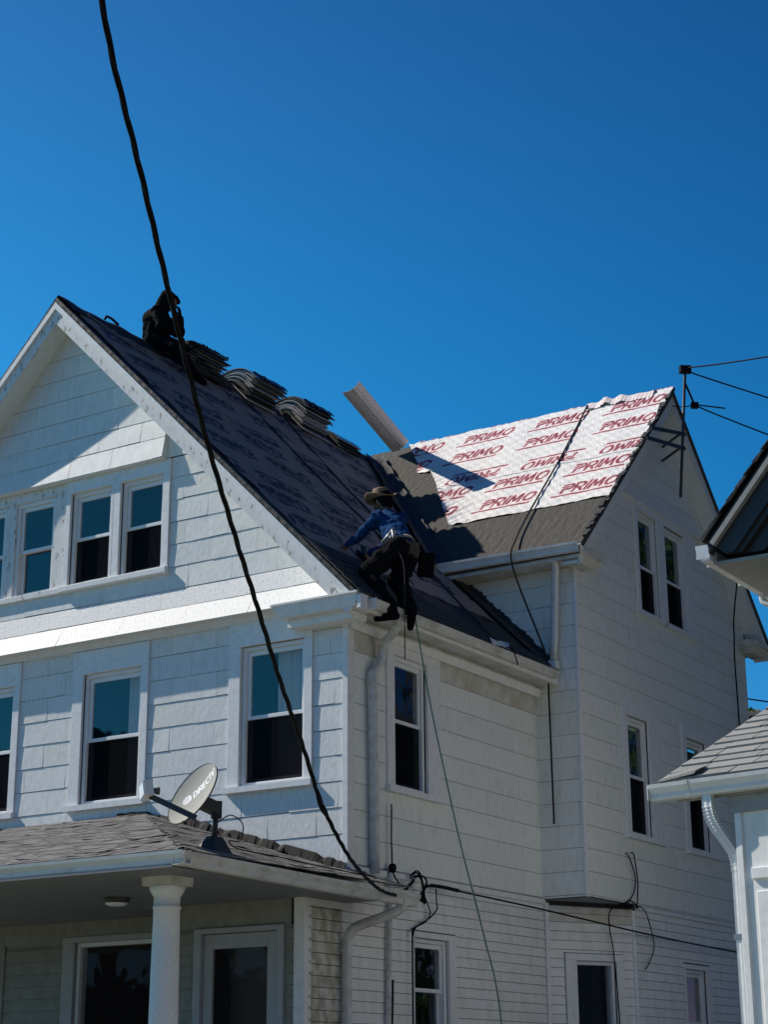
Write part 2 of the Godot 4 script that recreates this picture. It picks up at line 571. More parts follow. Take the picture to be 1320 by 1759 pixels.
func materials() -> void:
	var grain := bump_tex(0.035, 5.0, 3, 5)
	var soft := bump_tex(0.012, 6.0, 9, 4)
	var paint := noise_tex(0.018, [[0.0, 0.62, 0.63, 0.61], [0.35, 0.71, 0.72, 0.7], [1.0, 0.78, 0.78, 0.76]], 21, 5)
	var paint2 := noise_tex(0.03, [[0.0, 0.56, 0.57, 0.55], [0.3, 0.68, 0.69, 0.67], [1.0, 0.77, 0.77, 0.75]], 22, 5)
	tiled("shingle_a", paint, grain, Vector3(1.1, 0.5, 1.1), 0.62, 0.10)
	var bounce_tone := noise_tex(0.02, [[0.0, 0.66, 0.66, 0.6], [0.35, 0.77, 0.78, 0.73], [1.0, 0.82, 0.83, 0.79]], 24, 5)  # paler, warmer than the front, standing in for bounce light on the side walls
	tiled("side_a", bounce_tone, grain, Vector3(1.2, 0.45, 1.2), 0.62, 0.10)
	tiled("side_b", bounce_tone, soft, Vector3(0.7, 0.35, 0.7), 0.62, 0.08, lin(0.96, 0.97, 0.96))
	tiled("shingle_b", paint2, grain, Vector3(1.3, 0.45, 1.3), 0.66, 0.11)
	tiled("shingle_c", paint, soft, Vector3(0.8, 0.4, 0.8), 0.6, 0.10, lin(0.94, 0.95, 0.96))
	var td: StandardMaterial3D = MT.shingle_a.duplicate()
	td.albedo_color = lin(0.94, 0.95, 0.96)
	MT.shingle_d = td
	td = MT.shingle_b.duplicate()
	td.albedo_color = lin(0.98, 0.98, 0.96)
	MT.shingle_e = td
	var worn := noise_tex(0.045, [[0.0, 0.36, 0.35, 0.33], [0.25, 0.62, 0.62, 0.6], [0.42, 0.74, 0.74, 0.73], [1.0, 0.8, 0.8, 0.79]], 23, 5)
	tiled("shingle_worn", worn, bump_tex(0.06, 9.0, 14, 4), Vector3(1.4, 1.0, 1.4), 0.6, 0.14)
	tiled("trim", noise_tex(0.02, [[0.0, 0.68, 0.68, 0.66], [0.5, 0.76, 0.76, 0.75], [1.0, 0.8, 0.8, 0.79]], 31, 4), soft, Vector3(0.9, 0.9, 0.9), 0.5, 0.06)
	tiled("peeling", noise_tex(0.016, [[0.0, 0.24, 0.22, 0.19], [0.2, 0.34, 0.32, 0.29], [0.235, 0.64, 0.63, 0.61], [0.5, 0.71, 0.7, 0.69], [1.0, 0.75, 0.75, 0.74]], 32, 5), null, Vector3(1.3, 0.7, 1.3), 0.65)
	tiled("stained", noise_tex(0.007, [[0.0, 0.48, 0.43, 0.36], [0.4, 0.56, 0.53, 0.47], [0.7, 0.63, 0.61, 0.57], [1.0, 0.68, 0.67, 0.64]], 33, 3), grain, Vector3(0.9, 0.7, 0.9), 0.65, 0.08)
	tiled("mouldy", noise_tex(0.014, [[0.0, 0.3, 0.28, 0.2], [0.4, 0.42, 0.39, 0.3], [0.65, 0.58, 0.55, 0.48], [1.0, 0.68, 0.66, 0.62]], 34, 4), null, Vector3(0.8, 0.5, 0.8), 0.6)
	tiled("clapboard", noise_tex(0.016, [[0.0, 0.68, 0.675, 0.63], [0.5, 0.78, 0.775, 0.74], [1.0, 0.82, 0.815, 0.785]], 35, 4), soft, Vector3(0.7, 0.3, 0.7), 0.45, 0.05)
	solid("vinyl_frame", lin(0.76, 0.77, 0.77), 0.4)
	tiled("gutter_white", noise_tex(0.008, [[0.0, 0.56, 0.55, 0.53], [0.35, 0.68, 0.68, 0.67], [1.0, 0.75, 0.76, 0.76]], 36, 4), null, Vector3(0.8, 1.4, 0.8), 0.38)
	tiled("gutter_dirty", noise_tex(0.008, [[0.0, 0.38, 0.36, 0.32], [0.4, 0.57, 0.56, 0.52], [1.0, 0.68, 0.68, 0.66]], 37, 4), null, Vector3(0.7, 1.6, 0.7), 0.5)
	tiled("gutter_new", noise_tex(0.02, [[0.0, 0.62, 0.63, 0.63], [1.0, 0.72, 0.73, 0.73]], 38, 3), null, Vector3(0.8, 0.8, 0.8), 0.3)
	var gl := solid("glass", lin(0.006, 0.012, 0.02, 0.14), 0.02)
	gl.transparency = BaseMaterial3D.TRANSPARENCY_ALPHA
	gl.metallic_specular = 0.42
	gl.normal_enabled = true
	gl.normal_texture = bump_tex(0.006, 6.0, 71, 2)
	gl.normal_scale = 0.05
	gl.uv1_triplanar = true
	gl.uv1_world_triplanar = true
	gl.uv1_scale = Vector3(0.9, 0.9, 0.9)
	var sc := solid("screen", lin(0.007, 0.008, 0.011, 0.6), 0.95)
	sc.metallic_specular = 0.1
	sc.transparency = BaseMaterial3D.TRANSPARENCY_ALPHA
	var cu := tiled("curtain", noise_tex(0.02, [[0.0, 0.7, 0.7, 0.68], [1.0, 0.8, 0.8, 0.78]], 39, 3), null, Vector3(3, 0.4, 3), 0.9)
	cu.backlight_enabled = true
	cu.backlight = Color(0.3, 0.3, 0.28)
	tiled("sheathing", noise_tex(0.05, [[0.0, 0.02, 0.02, 0.02], [1.0, 0.05, 0.05, 0.05]], 66, 3), null, Vector3(1, 1, 1), 0.9)  # near-black so the gaps between courses draw as shadow lines
	solid("interior", lin(0.16, 0.15, 0.14), 0.9)
	# roofs
	tiled("felt", noise_tex(0.03, [[0.0, 0.042, 0.04, 0.034], [0.5, 0.058, 0.055, 0.048], [1.0, 0.078, 0.074, 0.065]], 41, 5), bump_tex(0.02, 8.0, 41, 5), Vector3(0.9, 0.9, 0.5), 0.85, 0.8)
	tiled("black_felt", noise_tex(0.04, [[0.0, 0.012, 0.013, 0.016], [1.0, 0.028, 0.03, 0.034]], 42, 4), soft, Vector3(1, 1, 1), 0.7, 0.5)
	tiled("new_shingle", noise_tex(0.12, [[0.0, 0.012, 0.016, 0.018], [0.5, 0.028, 0.036, 0.038], [1.0, 0.05, 0.06, 0.06]], 43, 3), bump_tex(0.2, 6.0, 43, 2), Vector3(1.6, 1.6, 1.6), 0.85, 0.6)
	tiled("old_shingle_a", noise_tex(0.1, [[0.0, 0.1, 0.098, 0.094], [0.45, 0.22, 0.216, 0.21], [1.0, 0.34, 0.335, 0.325]], 44, 4), bump_tex(0.16, 8.0, 44, 3), Vector3(1.6, 1.6, 1.6), 0.9, 0.8)
	tiled("old_shingle_b", noise_tex(0.1, [[0.0, 0.07, 0.063, 0.058], [0.5, 0.14, 0.13, 0.122], [1.0, 0.22, 0.207, 0.196]], 45, 4), null, Vector3(1.6, 1.6, 1.6), 0.9)
	tiled("grey_shingle_a", noise_tex(0.16, [[0.0, 0.15, 0.15, 0.147], [0.45, 0.33, 0.33, 0.317], [1.0, 0.46, 0.46, 0.44]], 46, 3), bump_tex(0.2, 8.0, 46, 2), Vector3(1.8, 1.8, 1.8), 0.92, 0.8)
	tiled("grey_shingle_b", noise_tex(0.16, [[0.0, 0.12, 0.12, 0.12], [0.45, 0.28, 0.28, 0.27], [1.0, 0.42, 0.42, 0.41]], 47, 3), null, Vector3(1.8, 1.8, 1.8), 0.92)
	var pr := solid("printed_white", Color.WHITE, 0.55)
	pr.albedo_texture = print_texture([236, 234, 230], [142, 62, 74], [250, 216, 216])
	pr.normal_enabled = true
	pr.normal_texture = bump_tex(0.05, 9.0, 48, 4)
	pr.normal_scale = 0.28
	var pg := solid("printed_shaded", lin(0.40, 0.33, 0.235), 0.65)  # the white printed sheet again, its shade painted in as a dark tint
	pg.albedo_texture = print_texture([226, 224, 232], [52, 48, 74], [190, 186, 200])  # red print inked navy, as it looks in shade
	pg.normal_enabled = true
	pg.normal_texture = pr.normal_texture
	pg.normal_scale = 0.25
	# small things
	solid("black_rubber", lin(0.006, 0.006, 0.007), 0.6).metallic_specular = 0.25
	tiled("rope_black", noise_tex(0.3, [[0.0, 0.008, 0.008, 0.009], [1.0, 0.035, 0.035, 0.038]], 51, 2), null, Vector3(8, 8, 8), 0.85)
	solid("rope_pale", lin(0.2, 0.21, 0.22), 0.9)
	solid("rope_green", lin(0.09, 0.2, 0.16), 0.8)
	solid("steel", lin(0.3, 0.31, 0.32), 0.4, 0.8)
	solid("dark_steel", lin(0.05, 0.052, 0.055), 0.5, 0.5)
	tiled("flashing_metal", noise_tex(0.03, [[0.0, 0.66, 0.66, 0.65], [1.0, 0.76, 0.76, 0.75]], 52, 3), null, Vector3(1, 1, 1), 0.35)
	MT.flashing_metal.metallic = 0.0
	tiled("galvanised", noise_tex(0.02, [[0.0, 0.24, 0.25, 0.26], [1.0, 0.5, 0.51, 0.52]], 53, 4), bump_tex(0.02, 8.0, 53, 3), Vector3(1, 1, 1), 0.35, 0.6)
	MT.galvanised.metallic = 0.7
	solid("skin", lin(0.2, 0.11, 0.07), 0.6)
	tiled("blue_cloth", noise_tex(0.05, [[0.0, 0.008, 0.04, 0.12], [1.0, 0.016, 0.065, 0.18]], 54, 4), bump_tex(0.03, 6.0, 54, 3), Vector3(2, 2, 2), 0.85, 0.6)
	tiled("dark_cloth", noise_tex(0.05, [[0.0, 0.005, 0.005, 0.007], [1.0, 0.012, 0.013, 0.016]], 55, 4), bump_tex(0.03, 6.0, 55, 3), Vector3(2, 2, 2), 0.9, 0.6)
	tiled("black_cloth", noise_tex(0.05, [[0.0, 0.004, 0.004, 0.005], [1.0, 0.010, 0.010, 0.012]], 56, 4), bump_tex(0.03, 6.0, 56, 3), Vector3(2, 2, 2), 0.9, 0.6)
	tiled("straw", noise_tex(0.1, [[0.0, 0.2, 0.13, 0.075], [1.0, 0.36, 0.25, 0.16]], 57, 3), bump_tex(0.2, 6.0, 57, 2), Vector3(3, 3, 3), 0.85, 0.7)
	solid("leather", lin(0.05, 0.035, 0.025), 0.6)
	solid("tan_strap", lin(0.35, 0.3, 0.22), 0.8)
	solid("bundle_pale", lin(0.45, 0.46, 0.47), 0.6)
	for n in ["blue_cloth", "dark_cloth", "black_cloth"]:
		MT[n].metallic_specular = 0.15
	MT.bundle_pale.albedo_color = lin(0.3, 0.31, 0.32)
	var wrap := solid("bundle_wrap", lin(0.012, 0.015, 0.016), 0.2)
	wrap.clearcoat_enabled = true
	wrap.clearcoat = 1.0
	var dm := solid("dish_face", Color.WHITE, 0.75)
	dm.metallic_specular = 0.2
	dm.albedo_texture = dish_texture()
	solid("dish_back", lin(0.1, 0.1, 0.1), 0.5)
	tiled("leaf_a", noise_tex(0.1, [[0.0, 0.03, 0.07, 0.015], [1.0, 0.07, 0.14, 0.03]], 58, 2), null, Vector3(0.5, 0.5, 0.5), 0.6)
	MT.leaf_a.backlight_enabled = true
	MT.leaf_a.backlight = Color(0.35, 0.45, 0.12)
	tiled("bark", noise_tex(0.06, [[0.0, 0.05, 0.04, 0.03], [1.0, 0.16, 0.13, 0.1]], 59, 4), bump_tex(0.06, 8.0, 59, 4), Vector3(1, 0.3, 1), 0.9)
	tiled("ground", noise_tex(0.02, [[0.0, 0.07, 0.09, 0.03], [0.5, 0.11, 0.13, 0.045], [1.0, 0.16, 0.17, 0.07]], 60, 5), null, Vector3(0.4, 0.4, 0.4), 0.95)
	tiled("concrete", noise_tex(0.03, [[0.0, 0.42, 0.4, 0.36], [1.0, 0.56, 0.54, 0.49]], 61, 5), null, Vector3(0.4, 0.4, 0.4), 0.9)  # kept pale so the unseen driveway and pavement bounce sunlight
	tiled("column", noise_tex(0.05, [[0.0, 0.5, 0.48, 0.43], [0.25, 0.68, 0.67, 0.63], [1.0, 0.78, 0.78, 0.76]], 62, 5), bump_tex(0.09, 7.0, 62, 4), Vector3(1.8, 0.9, 1.8), 0.65, 0.15)
	tiled("brown_paint", noise_tex(0.02, [[0.0, 0.016, 0.015, 0.015], [1.0, 0.03, 0.029, 0.028]], 63, 3), null, Vector3(1, 1, 1), 0.5)
	tiled("grey_paint", noise_tex(0.02, [[0.0, 0.26, 0.255, 0.24], [1.0, 0.34, 0.335, 0.32]], 64, 3), null, Vector3(1, 1, 1), 0.6)
	tiled("porch_ceiling", noise_tex(0.02, [[0.0, 0.15, 0.155, 0.165], [1.0, 0.21, 0.215, 0.225]], 65, 3), null, Vector3(0.4, 1, 1.6), 0.6)  # ceiling tone lowered, painting in the shade under the porch roof
	tiled("porch_shaded", noise_tex(0.02, [[0.0, 0.2, 0.2, 0.175], [1.0, 0.28, 0.28, 0.25]], 67, 3), null, Vector3(0.5, 0.4, 0.5), 0.6)  # wall tone darkened to carry the deep shade inside the porch
	tiled("door_shaded", noise_tex(0.02, [[0.0, 0.34, 0.35, 0.36], [1.0, 0.4, 0.41, 0.42]], 68, 3), null, Vector3(0.5, 0.4, 0.5), 0.6)  # white door and casing toned down, porch shade put into the colour
	solid("brick_red", lin(0.2, 0.1, 0.075), 0.9)

# ------------------------------------------------------------------ camera, sky and sun
func set_up() -> void:
	var cam := Camera3D.new()
	cam.name = "camera"
	add_child(cam)
	cam.transform = Transform3D(Basis(Vector3(0.84338, -0.005838, -0.537284), Vector3(0.1699, 0.951533, 0.256356), Vector3(0.509747, -0.30749, 0.803497)).orthonormalized(), Vector3(9.9663, 1.6, 14.9891))
	cam.fov = 31.92
	cam.keep_aspect = Camera3D.KEEP_HEIGHT
	cam.near = 0.1
	cam.far = 900.0
	cam.current = true
	var sun := DirectionalLight3D.new()
	sun.name = "sun"
	add_child(sun)
	sun.look_at_from_position(SUN * 10.0, Vector3.ZERO)
	sun.light_energy = 1.6
	sun.light_color = Color(1.0, 0.965, 0.91)
	sun.light_angular_distance = 0.5
	sun.shadow_enabled = true
	sun.directional_shadow_max_distance = 120.0
	var env := Environment.new()
	env.background_mode = Environment.BG_SKY
	env.tonemap_mode = Environment.TONE_MAPPER_LINEAR
	env.tonemap_exposure = 1.0
	env.sdfgi_enabled = true
	env.ssao_enabled = true
	env.ssil_enabled = true
	var h := 128
	var w := 256
	var im := Image.create_empty(w, h, false, Image.FORMAT_RGBF)
	var s := SUN.normalized()
	for y in h:
		var up := PI * (0.5 - (y + 0.5) / h)
		for x in w:
			var az := (float(x) + 0.5) / w * TAU
			var d := Vector3(sin(az) * cos(up), sin(up), -cos(az) * cos(up))
			var e := maxf(d.y, 0.0)
			var g := d.dot(s)
			if g > 0.7:
				g = 0.7 + (g - 0.7) * 0.45
			if g < -0.2:
				g = -0.2 + (g + 0.2) * 0.6
			var mist := exp(-e * 15.0)
			im.set_pixel(x, y, Color(exp(-5.1 - 2.2 * e + 3.7 * g) + 0.5 * mist, exp(-1.0 - 4.1 * e + 2.1 * g) + 0.22 * mist, exp(-0.22 - 3.0 * e + 1.58 * g) + 0.05 * mist) if d.y > -0.02 else Color(0.07, 0.08, 0.05))
	var pano := PanoramaSkyMaterial.new()
	pano.panorama = ImageTexture.create_from_image(im)
	var sky := Sky.new()
	sky.sky_material = pano
	env.sky = sky
	var we := WorldEnvironment.new()
	we.name = "environment"
	we.environment = env
	add_child(we)

func setting() -> void:
	var st := mb()
	quad(st, Vector3(-300, 0, 300), Vector3(300, 0, 300), Vector3(300, 0, -300), Vector3(-300, 0, -300))
	struct("ground", st, MT.ground)
	st = mb()
	box(st, Vector3(0.9, -0.2, -14), Vector3(4.7, 0.02, 10.6))  # unseen, widened to bounce light onto the side walls
	struct("driveway", st, MT.concrete)
	st = mb()
	box(st, Vector3(-60, -0.2, 10.6), Vector3(60, 0.03, 12.2))
	struct("pavement", st, MT.concrete)

# ------------------------------------------------------------------ the house
const RX := -4.05       # ridge of the front gable
const RY := 10.80
const EX := 0.33        # right eave edge
const EY := 6.42
const WX := 0.585       # side wall of the cross wing
const WZ := -4.17       # its front wall
const WR := -7.0        # its ridge
const WRY := 10.98

func roof_y(x: float) -> float:
	return RY - absf(x - RX)

func wing_y(z: float) -> float:
	return WRY - absf(z - WR) * 0.972

func rows(a: float, step: float, top: float) -> Array:
	var r := []
	var y := a
	while y < top - 0.02:
		r.append(y)
		y += step
	r.append(top)
	return r

func house() -> void:
	var h := thing("house", Vector3(-4, 0, -5), "white two storey house with front porch, its gabled roof stripped for new shingles", "house")
	var front := Fr.new(Vector3.ZERO, Vector3.RIGHT)
	var side := Fr.new(Vector3.ZERO, Vector3.FORWARD)
	var wside := Fr.new(Vector3(WX, 0, 0), Vector3.FORWARD)
	var wfront := Fr.new(Vector3(0, 0, WZ), Vector3.RIGHT)
	var cham := Fr.new(Vector3(0, 0, -4.2), Vector3(WX, 0, -1.2))
	var gl := -8.1
	# ---- windows of the front: [opening u0, u1, v0, v1, split]
	var wa := [-1.36, -0.53, 4.635, 6.13, 5.37]
	var wb := [-3.585, -2.735, 4.635, 6.11, 5.365]
	var wc := [-5.5, -4.66, 4.635, 6.11, 5.365]
	var we := [-3.14, -2.51, 7.2, 8.33, 7.775]
	var wd := [-3.905, -3.285, 7.2, 8.33, 7.775]
	var wf := [-4.8, -4.18, 7.18, 8.36, 7.77]
	var wg := [-5.6, -4.97, 7.18, 8.36, 7.77]
	var lo_holes := []
	var ca_holes := []
	for w in [wa, wb, wc]:
		lo_holes.append(rect(w[0], w[2], w[1], w[3]))
		ca_holes.append(rect(w[0] - 0.157, w[2] - 0.055, w[1] + 0.107, 6.5))
	var fpoly := pv([gl, 3.6, 0.0, 3.6, 0.0, 6.47, gl, 6.47])
	var fw := wall(h, "front_wall", front, fpoly, lo_holes, 0.15, MT.sheathing)
	siding(fw, "siding_shingle", front, pv([gl, 3.68, -0.022, 3.68, -0.022, 6.4, gl, 6.4]), ca_holes, rows(3.515, 0.2665, 6.4), 0.61, [MT.shingle_a, MT.shingle_b, MT.shingle_c, MT.shingle_d, MT.shingle_e], 0.0062, none, 1.3)
	var st := mb()
	fbox(st, front, -0.022, 0.012, 3.66, 6.3, -0.1, 0.014, 0.004)
	put("corner_bead", st, MT.trim, h)
	sash_window(h, "window", front, wa[0], wa[1], wa[2], wa[3], wa[4], {"curtain": [-1.0, -0.58, 4.68, 6.1], "head": 0.27}).set_meta("label", "right upstairs front window with a pale curtain at one side")
	sash_window(h, "window", front, wb[0], wb[1], wb[2], wb[3], wb[4], {"curtain": [-3.06, -2.76, 4.68, 6.1], "head": 0.27}).set_meta("label", "upstairs front window over the dish, curtain at its right")
	sash_window(h, "window", front, wc[0], wc[1], wc[2], wc[3], wc[4], {"head": 0.27})
	# ---- frieze, moulding and soffit below the gable
	st = mb()
	fbox(st, front, gl, 0.0, 6.385, 6.47, -0.1, 0.045, 0.005)
	put("frieze", st, MT.trim, h)
	st = mb()
	extrude(st, pv([0.0, 6.40, 0.045, 6.40, 0.06, 6.425, 0.1, 6.445, 0.1, 6.47, 0.0, 6.47]), Vector3(gl, 0, 0), Vector3(0.0, 0, 0), Vector3.BACK)
	put("bed_moulding", st, MT.trim, h)
	# ---- gable
	var gpoly := pv([gl, 6.46, 0.0, 6.46, 0.0, 6.6, RX, 10.62, gl, 6.6])
	var g_holes := []
	for w in [wd, we, wf, wg]:
		g_holes.append(rect(w[0], w[2], w[1], w[3]))
	var gw := wall(h, "gable_wall", front, gpoly, g_holes, 0.15, MT.sheathing)
	var skirt := func(_u: float, v: float) -> float:
		if v < 6.70:
			return lerpf(0.19, 0.045, (v - 6.45) / 0.25)
		if v < 6.925:
			return lerpf(0.045, 0.008, (v - 6.7) / 0.225)
		return lerpf(0.008, 0.0, clampf((v - 6.925) / 0.27, 0, 1))
	var hood := func(u: float, v: float) -> float:
		if absf(u + 4.07) > 1.6:
			return 0.0
		return 0.1 * pow(clampf((9.29 - v) / 0.79, 0.0, 1.0), 1.6)
	var trimbox := [rect(-5.72, 7.14, -2.405, 8.5)]
	siding(gw, "siding_shingle", front, pv([gl, 6.45, 0.0, 6.45, 0.0, 6.6, -0.33, 6.93, gl, 6.93]), [], [6.45, 6.70, 6.925], 0.91, [MT.shingle_worn], 0.006, skirt, 1.5)
	siding(gw, "siding_shingle", front, pv([gl, 6.925, -0.33, 6.925, -1.9, 8.495, gl, 8.495]), trimbox, [6.925, 7.19, 7.455, 7.72, 7.985, 8.25, 8.51], 0.61, [MT.shingle_a, MT.shingle_b, MT.shingle_c, MT.shingle_d, MT.shingle_e], 0.0062, skirt, 1.6)
	siding(gw, "siding_shingle", front, pv([-6.2, 8.5, -1.9, 8.5, RX, 10.66]), [rect(-5.66, 8.0, -2.48, 9.29)], [8.25, 8.51, 8.77, 9.02, 9.29, 9.57, 9.85, 10.12, 10.4, 10.68], 0.61, [MT.shingle_a, MT.shingle_c], 0.005, none, 0.8)
	siding(gw, "siding_shingle", front, pv([-5.66, 8.5, -2.48, 8.5, -2.48, 9.04, -2.73, 9.29, -5.41, 9.29, -5.66, 9.04]), [], [8.5, 8.765, 9.02, 9.29], 0.64, [MT.shingle_c], 0.006, hood, 1.5)
	st = mb()
	fbox(st, front, -5.66, -2.48, 8.49, 8.5, -0.05, 0.098)
	put("hood_soffit", st, MT.trim, h)
	var mull := {"left": 0.075, "right": 0.075, "head": 0.16, "sill_out": 0.0, "proud": 0.03}
	sash_window(h, "window", front, we[0], we[1], we[2], we[3], we[4], {"left": 0.1, "right": 0.1, "head": 0.16, "sill_out": 0.0, "proud": 0.03}).set_meta("label", "rightmost of the attic windows in the front gable")
	sash_window(h, "window", front, wd[0], wd[1], wd[2], wd[3], wd[4], {"left": 0.075, "right": 0.045, "head": 0.16, "sill_out": 0.0, "proud": 0.03})
	sash_window(h, "window", front, wf[0], wf[1], wf[2], wf[3], wf[4], {"left": 0.085, "right": 0.2, "head": 0.13, "sill_out": 0.0, "proud": 0.004, "mat": MT.peeling, "screen": false})
	sash_window(h, "window", front, wg[0], wg[1], wg[2], wg[3], wg[4], {"left": 0.1, "right": 0.085, "head": 0.13, "sill_out": 0.0, "proud": 0.004, "mat": MT.peeling, "screen": false})
	for s in [[-3.995, -2.4, MT.trim, 0.078], [-5.74, -4.0, MT.peeling, 0.05]]:
		st = mb()
		fbox(st, front, s[0], s[1], 7.125, 7.195, -0.1, s[3], 0.006)
		put("attic_sill", st, s[2], h)
	# ---- side wall of the main block
	var hw := [0.87, 1.545, 4.63, 6.05, 5.365]
	var iw := [1.22, 1.93, 1.72, 3.115, 2.6]
	var spoly := pv([0.0, 3.7, 4.2, 3.7, 4.2, 6.3, 0.0, 6.3])
	var sw := wall(h, "side_wall", side, spoly, [rect(hw[0], hw[2], hw[1], hw[3])], 0.15, MT.sheathing)
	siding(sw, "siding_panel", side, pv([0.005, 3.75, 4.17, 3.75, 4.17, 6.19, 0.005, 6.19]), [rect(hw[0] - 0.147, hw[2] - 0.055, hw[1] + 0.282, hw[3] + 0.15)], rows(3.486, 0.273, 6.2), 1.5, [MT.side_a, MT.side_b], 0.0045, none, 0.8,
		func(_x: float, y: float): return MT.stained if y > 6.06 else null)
	sash_window(h, "window", side, hw[0], hw[1], hw[2], hw[3], hw[4], {"left": 0.145, "right": 0.28, "head": 0.15, "proud": 0.03}).set_meta("label", "upstairs side window below the worker")
	st = mb()
	fbox(st, side, 0.0, 4.17, 6.17, 6.3, -0.05, 0.03, 0.004)
	put("frieze", st, MT.stained, h)
	st = mb()
	fbox(st, side, -0.02, 0.012, 3.75, 6.2, -0.05, 0.018, 0.004)
	put("corner_board", st, MT.trim, h)
	# water table
	st = mb()
	fbox(st, side, 0.0, 4.2, 3.675, 3.74, -0.1, 0.03, 0.008)
	fbox(st, wside, 5.4, 9.75, 3.675, 3.735, -0.1, 0.03, 0.008)
	put("water_table", st, MT.trim, h)
	# ---- lower side wall, vestibule and cross wing below
	var cl := [MT.clapboard]
	var lrows := rows(1.17, 0.1055, 3.68)
	wall(h, "lower_side_wall", side, pv([-0.74, 0.4, 4.2, 0.4, 4.2, 3.68, -0.74, 3.68]), [rect(iw[0], iw[2], iw[1], iw[3])], 0.15, MT.sheathing)
	siding(h, "clapboard", side, pv([-0.735, 1.17, 4.18, 1.17, 4.18, 3.675, -0.735, 3.675]), [rect(iw[0] - 0.02, iw[2] - 0.03, iw[1] + 0.16, iw[3] + 0.075)], lrows, 3.66, cl, 0.014, none, 0.3,
		func(_x: float, _y: float): return null)
	siding(h, "clapboard", side, pv([-0.69, 1.8, -0.1, 1.8, -0.1, 3.34, -0.69, 3.34]), [], rows(1.803, 0.1055, 3.34), 0.8, [MT.mouldy], 0.0155, none, 0.2)
	sash_window(h, "window", side, iw[0], iw[1], iw[2], iw[3], iw[4], {"left": 0.01, "right": 0.15, "head": 0.06, "proud": 0.03, "screen": false}).set_meta("label", "ground floor side window right of the porch")
	var dw := [0.43, 1.03, 0.9, 3.05]
	wall(h, "bay_wall", cham, pv([0.0, 0.4, 1.335, 0.4, 1.335, 3.73, 0.0, 3.73]), [rect(dw[0], dw[2], dw[1], dw[3])], 0.15, MT.sheathing)
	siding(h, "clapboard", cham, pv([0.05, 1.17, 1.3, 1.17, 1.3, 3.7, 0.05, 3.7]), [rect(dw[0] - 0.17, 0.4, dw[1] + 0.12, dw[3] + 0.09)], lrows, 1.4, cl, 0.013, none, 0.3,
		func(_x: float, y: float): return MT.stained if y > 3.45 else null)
	sash_window(h, "side_door", cham, dw[0], dw[1], dw[2], dw[3], 2.0, {"left": 0.16, "right": 0.11, "head": 0.08, "proud": 0.03, "fixed": true, "sill_out": 0.0})
	st = mb()
	fbox(st, cham, -0.01, 0.05, 1.0, 3.7, -0.05, 0.03, 0.004)
	put("corner_board", st, MT.trim, h)
	st = mb()
	fbox(st, cham, 1.3, 1.345, 1.0, 3.7, -0.05, 0.03, 0.004)
	put("corner_board", st, MT.trim, h)
	var nw := [6.86, 7.56, 1.75, 3.055, 2.4]
	wall(h, "lower_wing_wall", wside, pv([5.4, 0.4, 9.77, 0.4, 9.77, 3.68, 5.4, 3.68]), [rect(nw[0], nw[2], nw[1], nw[3])], 0.15, MT.sheathing)
	siding(h, "clapboard", wside, pv([5.43, 1.17, 9.76, 1.17, 9.76, 3.675, 5.43, 3.675]), [rect(nw[0] - 0.02, nw[2] - 0.03, nw[1] + 0.15, nw[3] + 0.08)], lrows, 4.5, cl, 0.013, none, 0.3)
	sash_window(h, "window", wside, nw[0], nw[1], nw[2], nw[3], nw[4], {"left": 0.01, "right": 0.14, "head": 0.06, "proud": 0.03, "screen": false}).set_meta("label", "narrow ground floor window of the wing")
	# ---- cross wing above
	var k1 := [6.1, 6.735, 7.6, 9.0, 8.26]
	var k2 := [6.965, 7.675, 7.6, 9.0, 8.26]
	var m1 := [5.45, 6.1, 4.61, 6.1, 5.36]
	var m2 := [7.31, 7.99, 4.61, 6.1, 5.36]
	var wh := []
	for w in [k1, k2, m1, m2]:
		wh.append(rect(w[0], w[2], w[1], w[3]))
	var wpoly := pv([4.17, 3.73, 9.78, 3.73, 9.78, 8.02, 7.0, 10.72, 4.17, 8.02])
	var ww := wall(h, "wing_wall", wside, wpoly, wh, 0.15, MT.sheathing)
	var band := func(_u: float, v: float) -> float:
		return 0.05 * clampf((9.4 - v) / 0.3, 0.0, 1.0)
	siding(ww, "siding_panel", wside, pv([4.19, 3.745, 9.77, 3.745, 9.77, 8.09, 8.708, 9.12, 5.292, 9.12, 4.19, 8.05]), [rect(6.0, 7.545, 7.94, 9.12), rect(5.305, 4.555, 6.455, 6.27), rect(7.165, 4.555, 8.335, 6.27)], rows(3.4965, 0.27, 9.12), 1.83, [MT.side_a, MT.side_b], 0.0045, none, 0.7)
	siding(ww, "siding_panel", wside, pv([5.292, 9.12, 8.708, 9.12, 7.0, 10.78]), [], [9.12, 9.4, 9.66, 9.92, 10.2, 10.5, 10.8], 1.83, [MT.side_a], 0.004, band, 0.6)
	st = mb()
	fbox(st, wside, 5.3, 8.7, 9.1, 9.12, -0.05, 0.052)
	put("header_ledge", st, MT.trim, h)
	sash_window(h, "window", wside, k1[0], k1[1], k1[2], k1[3], k1[4], {"left": 0.1, "right": 0.115, "head": 0.115, "sill_out": 0.05, "sill_high": 0.07}).set_meta("label", "left of the twin attic windows in the wing")
	sash_window(h, "window", wside, k2[0], k2[1], k2[2], k2[3], k2[4], {"left": 0.115, "right": 0.26, "head": 0.115, "sill_out": 0.05, "sill_high": 0.07}).set_meta("label", "right of the twin attic windows in the wing")
	sash_window(h, "window", wside, m1[0], m1[1], m1[2], m1[3], m1[4], {"left": 0.14, "right": 0.35, "head": 0.165, "proud": 0.03})
	sash_window(h, "window", wside, m2[0], m2[1], m2[2], m2[3], m2[4], {"left": 0.14, "right": 0.34, "head": 0.165, "proud": 0.03})
	var fpoly2 := pv([-1.6, 3.73, WX, 3.73, WX, 7.95, -1.6, 7.95])
